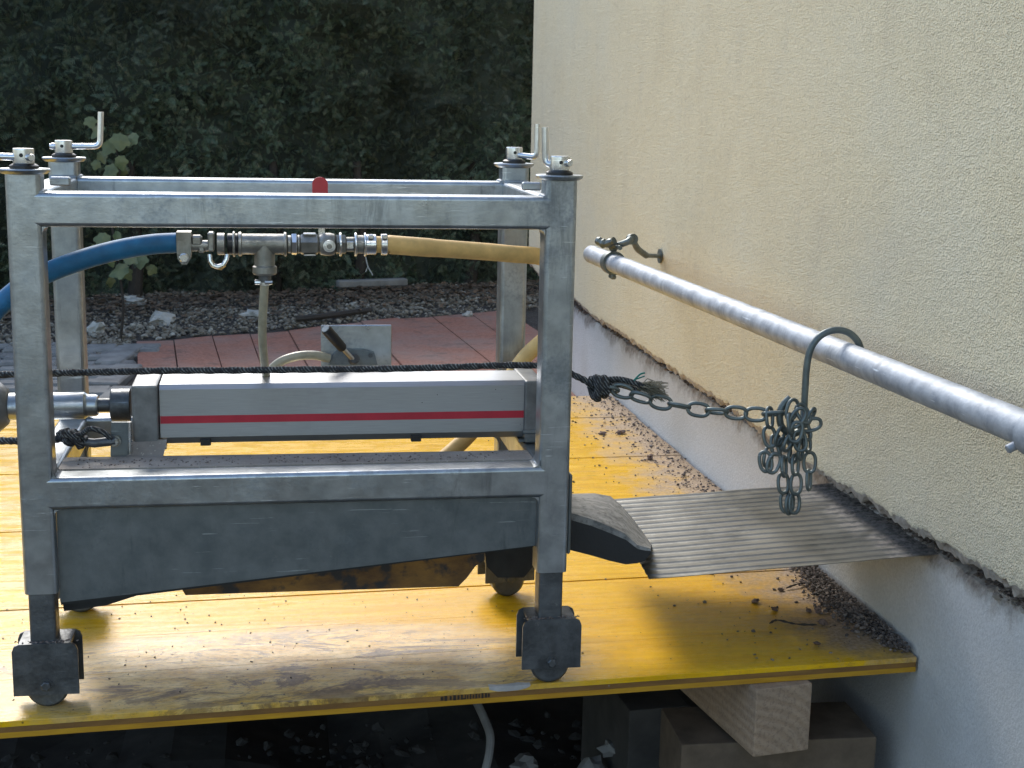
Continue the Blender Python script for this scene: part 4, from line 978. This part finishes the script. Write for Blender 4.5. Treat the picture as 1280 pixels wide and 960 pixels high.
mb = MB(); p = atz(465, 357, -.10); mb.box((p.x, p.y, -.085), (.42, .06, .045), .008, Matrix.Rotation(.25, 4, 'Z')); solo('concrete_kerb', mb, M['cobble'], 'pale concrete kerb piece at the foot of the hedge', 'kerb')
mb = MB(); mb.tube(catmull([atz(370, 399, -.10), atz(400, 396, -.09), atz(430, 392, -.10), atz(462, 388, -.11)], 5), .016, 7); solo('fallen_branch', mb, M['twig'], 'dark fallen branch lying on the gravel above the slabs', 'branch')

# ------------------------------------------------------------------ hedge
hd = thing('hedge', 'tall dense dark green thuja hedge behind the gravel', 'hedge', (.5, 6.4, -.14))
def hy(x): return 5.85+.27*x
HT = 2.05
def frond():
    vs = []; fs = []; Lr = 1.0
    k_ = 6
    for i in range(k_):
        t_ = i/k_
        for s in (-1, 1):
            b = V(0, t_*Lr, 0); l = .34*(1-t_*.75); tip = b+V(s*l*.8, l*.75, -.10*l-.06*t_); w2 = V(-s*.03, .05, 0)
            o = len(vs); vs += [b-w2*.2, tip-w2*.2+V(s*.02, 0, 0), tip+w2*.6, b+w2]; fs.append((o, o+1, o+2, o+3))
    o = len(vs); vs += [V(-.03, 0, 0), V(.03, 0, 0), V(.02, 1.08, -.12), V(-.02, 1.08, -.12)]; fs.append((o, o+1, o+2, o+3))
    return vs, fs
fv, ff = frond()
mb = MB(); vv_ = []; ff_ = []
def hedge_depth(x, z): return .22*noise.noise(V(x*1.3, 0, z*.9))+.15*noise.noise(V(x*4.3, 3, z*3.6))+.05*noise.noise(V(x*10, 5, z*9))
cnt = 0
while cnt < 30000:
    x = random.uniform(-2.6, 3.3); z = random.uniform(-.15, HT); 
    cnt += 1
    y = hy(x)-hedge_depth(x, z)+abs(random.gauss(0, .05)); 
    if z < .05: y += .04
    outd = V(random.gauss(0, .55), -1+random.gauss(0, .3), random.gauss(.15, .5)).normalized()
    s = random.uniform(.04, .085)
    # long axis mostly outwards and drooping, spray plane near vertical
    nr_ = V(random.gauss(0, 1), random.gauss(0, .5), random.gauss(0, .6)); xa = nr_.cross(outd)
    if xa.length < .01: continue
    xa.normalize(); za = xa.cross(outd)
    o = len(vv_)
    for v in fv: q = xa*v.x*s+outd*v.y*s+za*v.z*s; vv_.append((x+q.x, y+q.y, z+q.z))
    ff_ += [tuple(i+o for i in f) for f in ff]
me = bpy.data.meshes.new('foliage'); off = wloc(hd); me.from_pydata([(a-off.x, b-off.y, c_-off.z) for a, b, c_ in vv_], [], ff_); me.materials.append(M['thuja'])
fo = bpy.data.objects.new('foliage', me); C.objects.link(fo); fo.parent = hd; fo['kind'] = 'stuff'
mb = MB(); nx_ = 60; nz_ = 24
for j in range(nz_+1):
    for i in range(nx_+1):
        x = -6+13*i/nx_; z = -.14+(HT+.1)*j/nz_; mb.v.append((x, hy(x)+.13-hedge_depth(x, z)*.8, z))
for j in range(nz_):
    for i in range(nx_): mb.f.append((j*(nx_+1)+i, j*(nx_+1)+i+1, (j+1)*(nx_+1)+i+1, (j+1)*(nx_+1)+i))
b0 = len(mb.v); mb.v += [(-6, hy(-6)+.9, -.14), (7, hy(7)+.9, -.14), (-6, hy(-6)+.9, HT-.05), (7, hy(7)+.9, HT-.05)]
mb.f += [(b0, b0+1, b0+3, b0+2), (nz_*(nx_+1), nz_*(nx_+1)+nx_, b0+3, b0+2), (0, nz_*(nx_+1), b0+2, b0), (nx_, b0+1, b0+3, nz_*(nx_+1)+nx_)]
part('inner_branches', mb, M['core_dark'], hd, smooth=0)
for i in range(9):
    x = -2.2+.62*i+random.uniform(-.1, .1); mb = MB(); mb.tube([(x, hy(x)+.06, -.16), (x+.03, hy(x)+.05, .1), (x, hy(x)+.08, .6)], .035, 8, scales=[1.2, .9, .7]); part('trunk', mb, M['twig'], hd)

# ------------------------------------------------------------------ maple sapling
SY = 4.3
sap = thing('maple_sapling', 'young maple sapling with yellow-green leaves showing past the rear left post', 'sapling', (atz(150, 405, GZ).x, SY, GZ))
mb = MB(); stem = [aty(150, 432, SY), aty(154, 380, SY), aty(146, 320, SY), aty(138, 260, SY), aty(150, 215, SY), aty(142, 175, SY)]
mb.tube(catmull(stem, 6), .006, 7, scales=[1.2-.9*i/30 for i in range(31)]); part('stem', mb, M['twig'], sap)
out_ = [(0, -.5), (.12, -.42), (.36, -.40), (.40, -.20), (.58, .02), (.50, .20), (.34, .22), (.22, .46), (.0, .64), (-.22, .46), (-.34, .22), (-.50, .20), (-.58, .02), (-.40, -.20), (-.36, -.40), (-.12, -.42)]
mb = MB(); mb.v = [(0, 0, .04)]+[(a, b, -.10*abs(a)-.08*b*b) for a, b in out_]; mb.f = [(0, i+1, (i+1) % 16+1) for i in range(16)]
leafm = mesh('leaf', mb, M['leaf'], smooth=0)
lv = [(122, 163, 22), (113, 152, 16), (150, 176, 24), (136, 184, 20), (165, 174, 20), (128, 196, 16), (151, 203, 18), (138, 214, 22), (152, 215, 16), (120, 206, 12), (150, 338, 26), (136, 322, 22), (176, 326, 20), (190, 337, 14), (128, 300, 22), (118, 312, 14), (162, 322, 22), (146, 296, 16), (158, 342, 18), (139, 352, 14)]
for a, b, s in lv:
    p = aty(a, b, SY+random.uniform(-.1, .1)); sc_ = s*6.5/F*.95
    Mx = Matrix.Translation(p) @ Matrix.Rotation(random.uniform(-.9, .9), 4, 'Z') @ Matrix.Rotation(R(90)+random.uniform(-.8, .3), 4, 'X') @ Matrix.Rotation(random.uniform(2.2, 4.1), 4, 'Z') @ Matrix.Scale(sc_, 4)
    inst('leaf', leafm, sap, Mx)
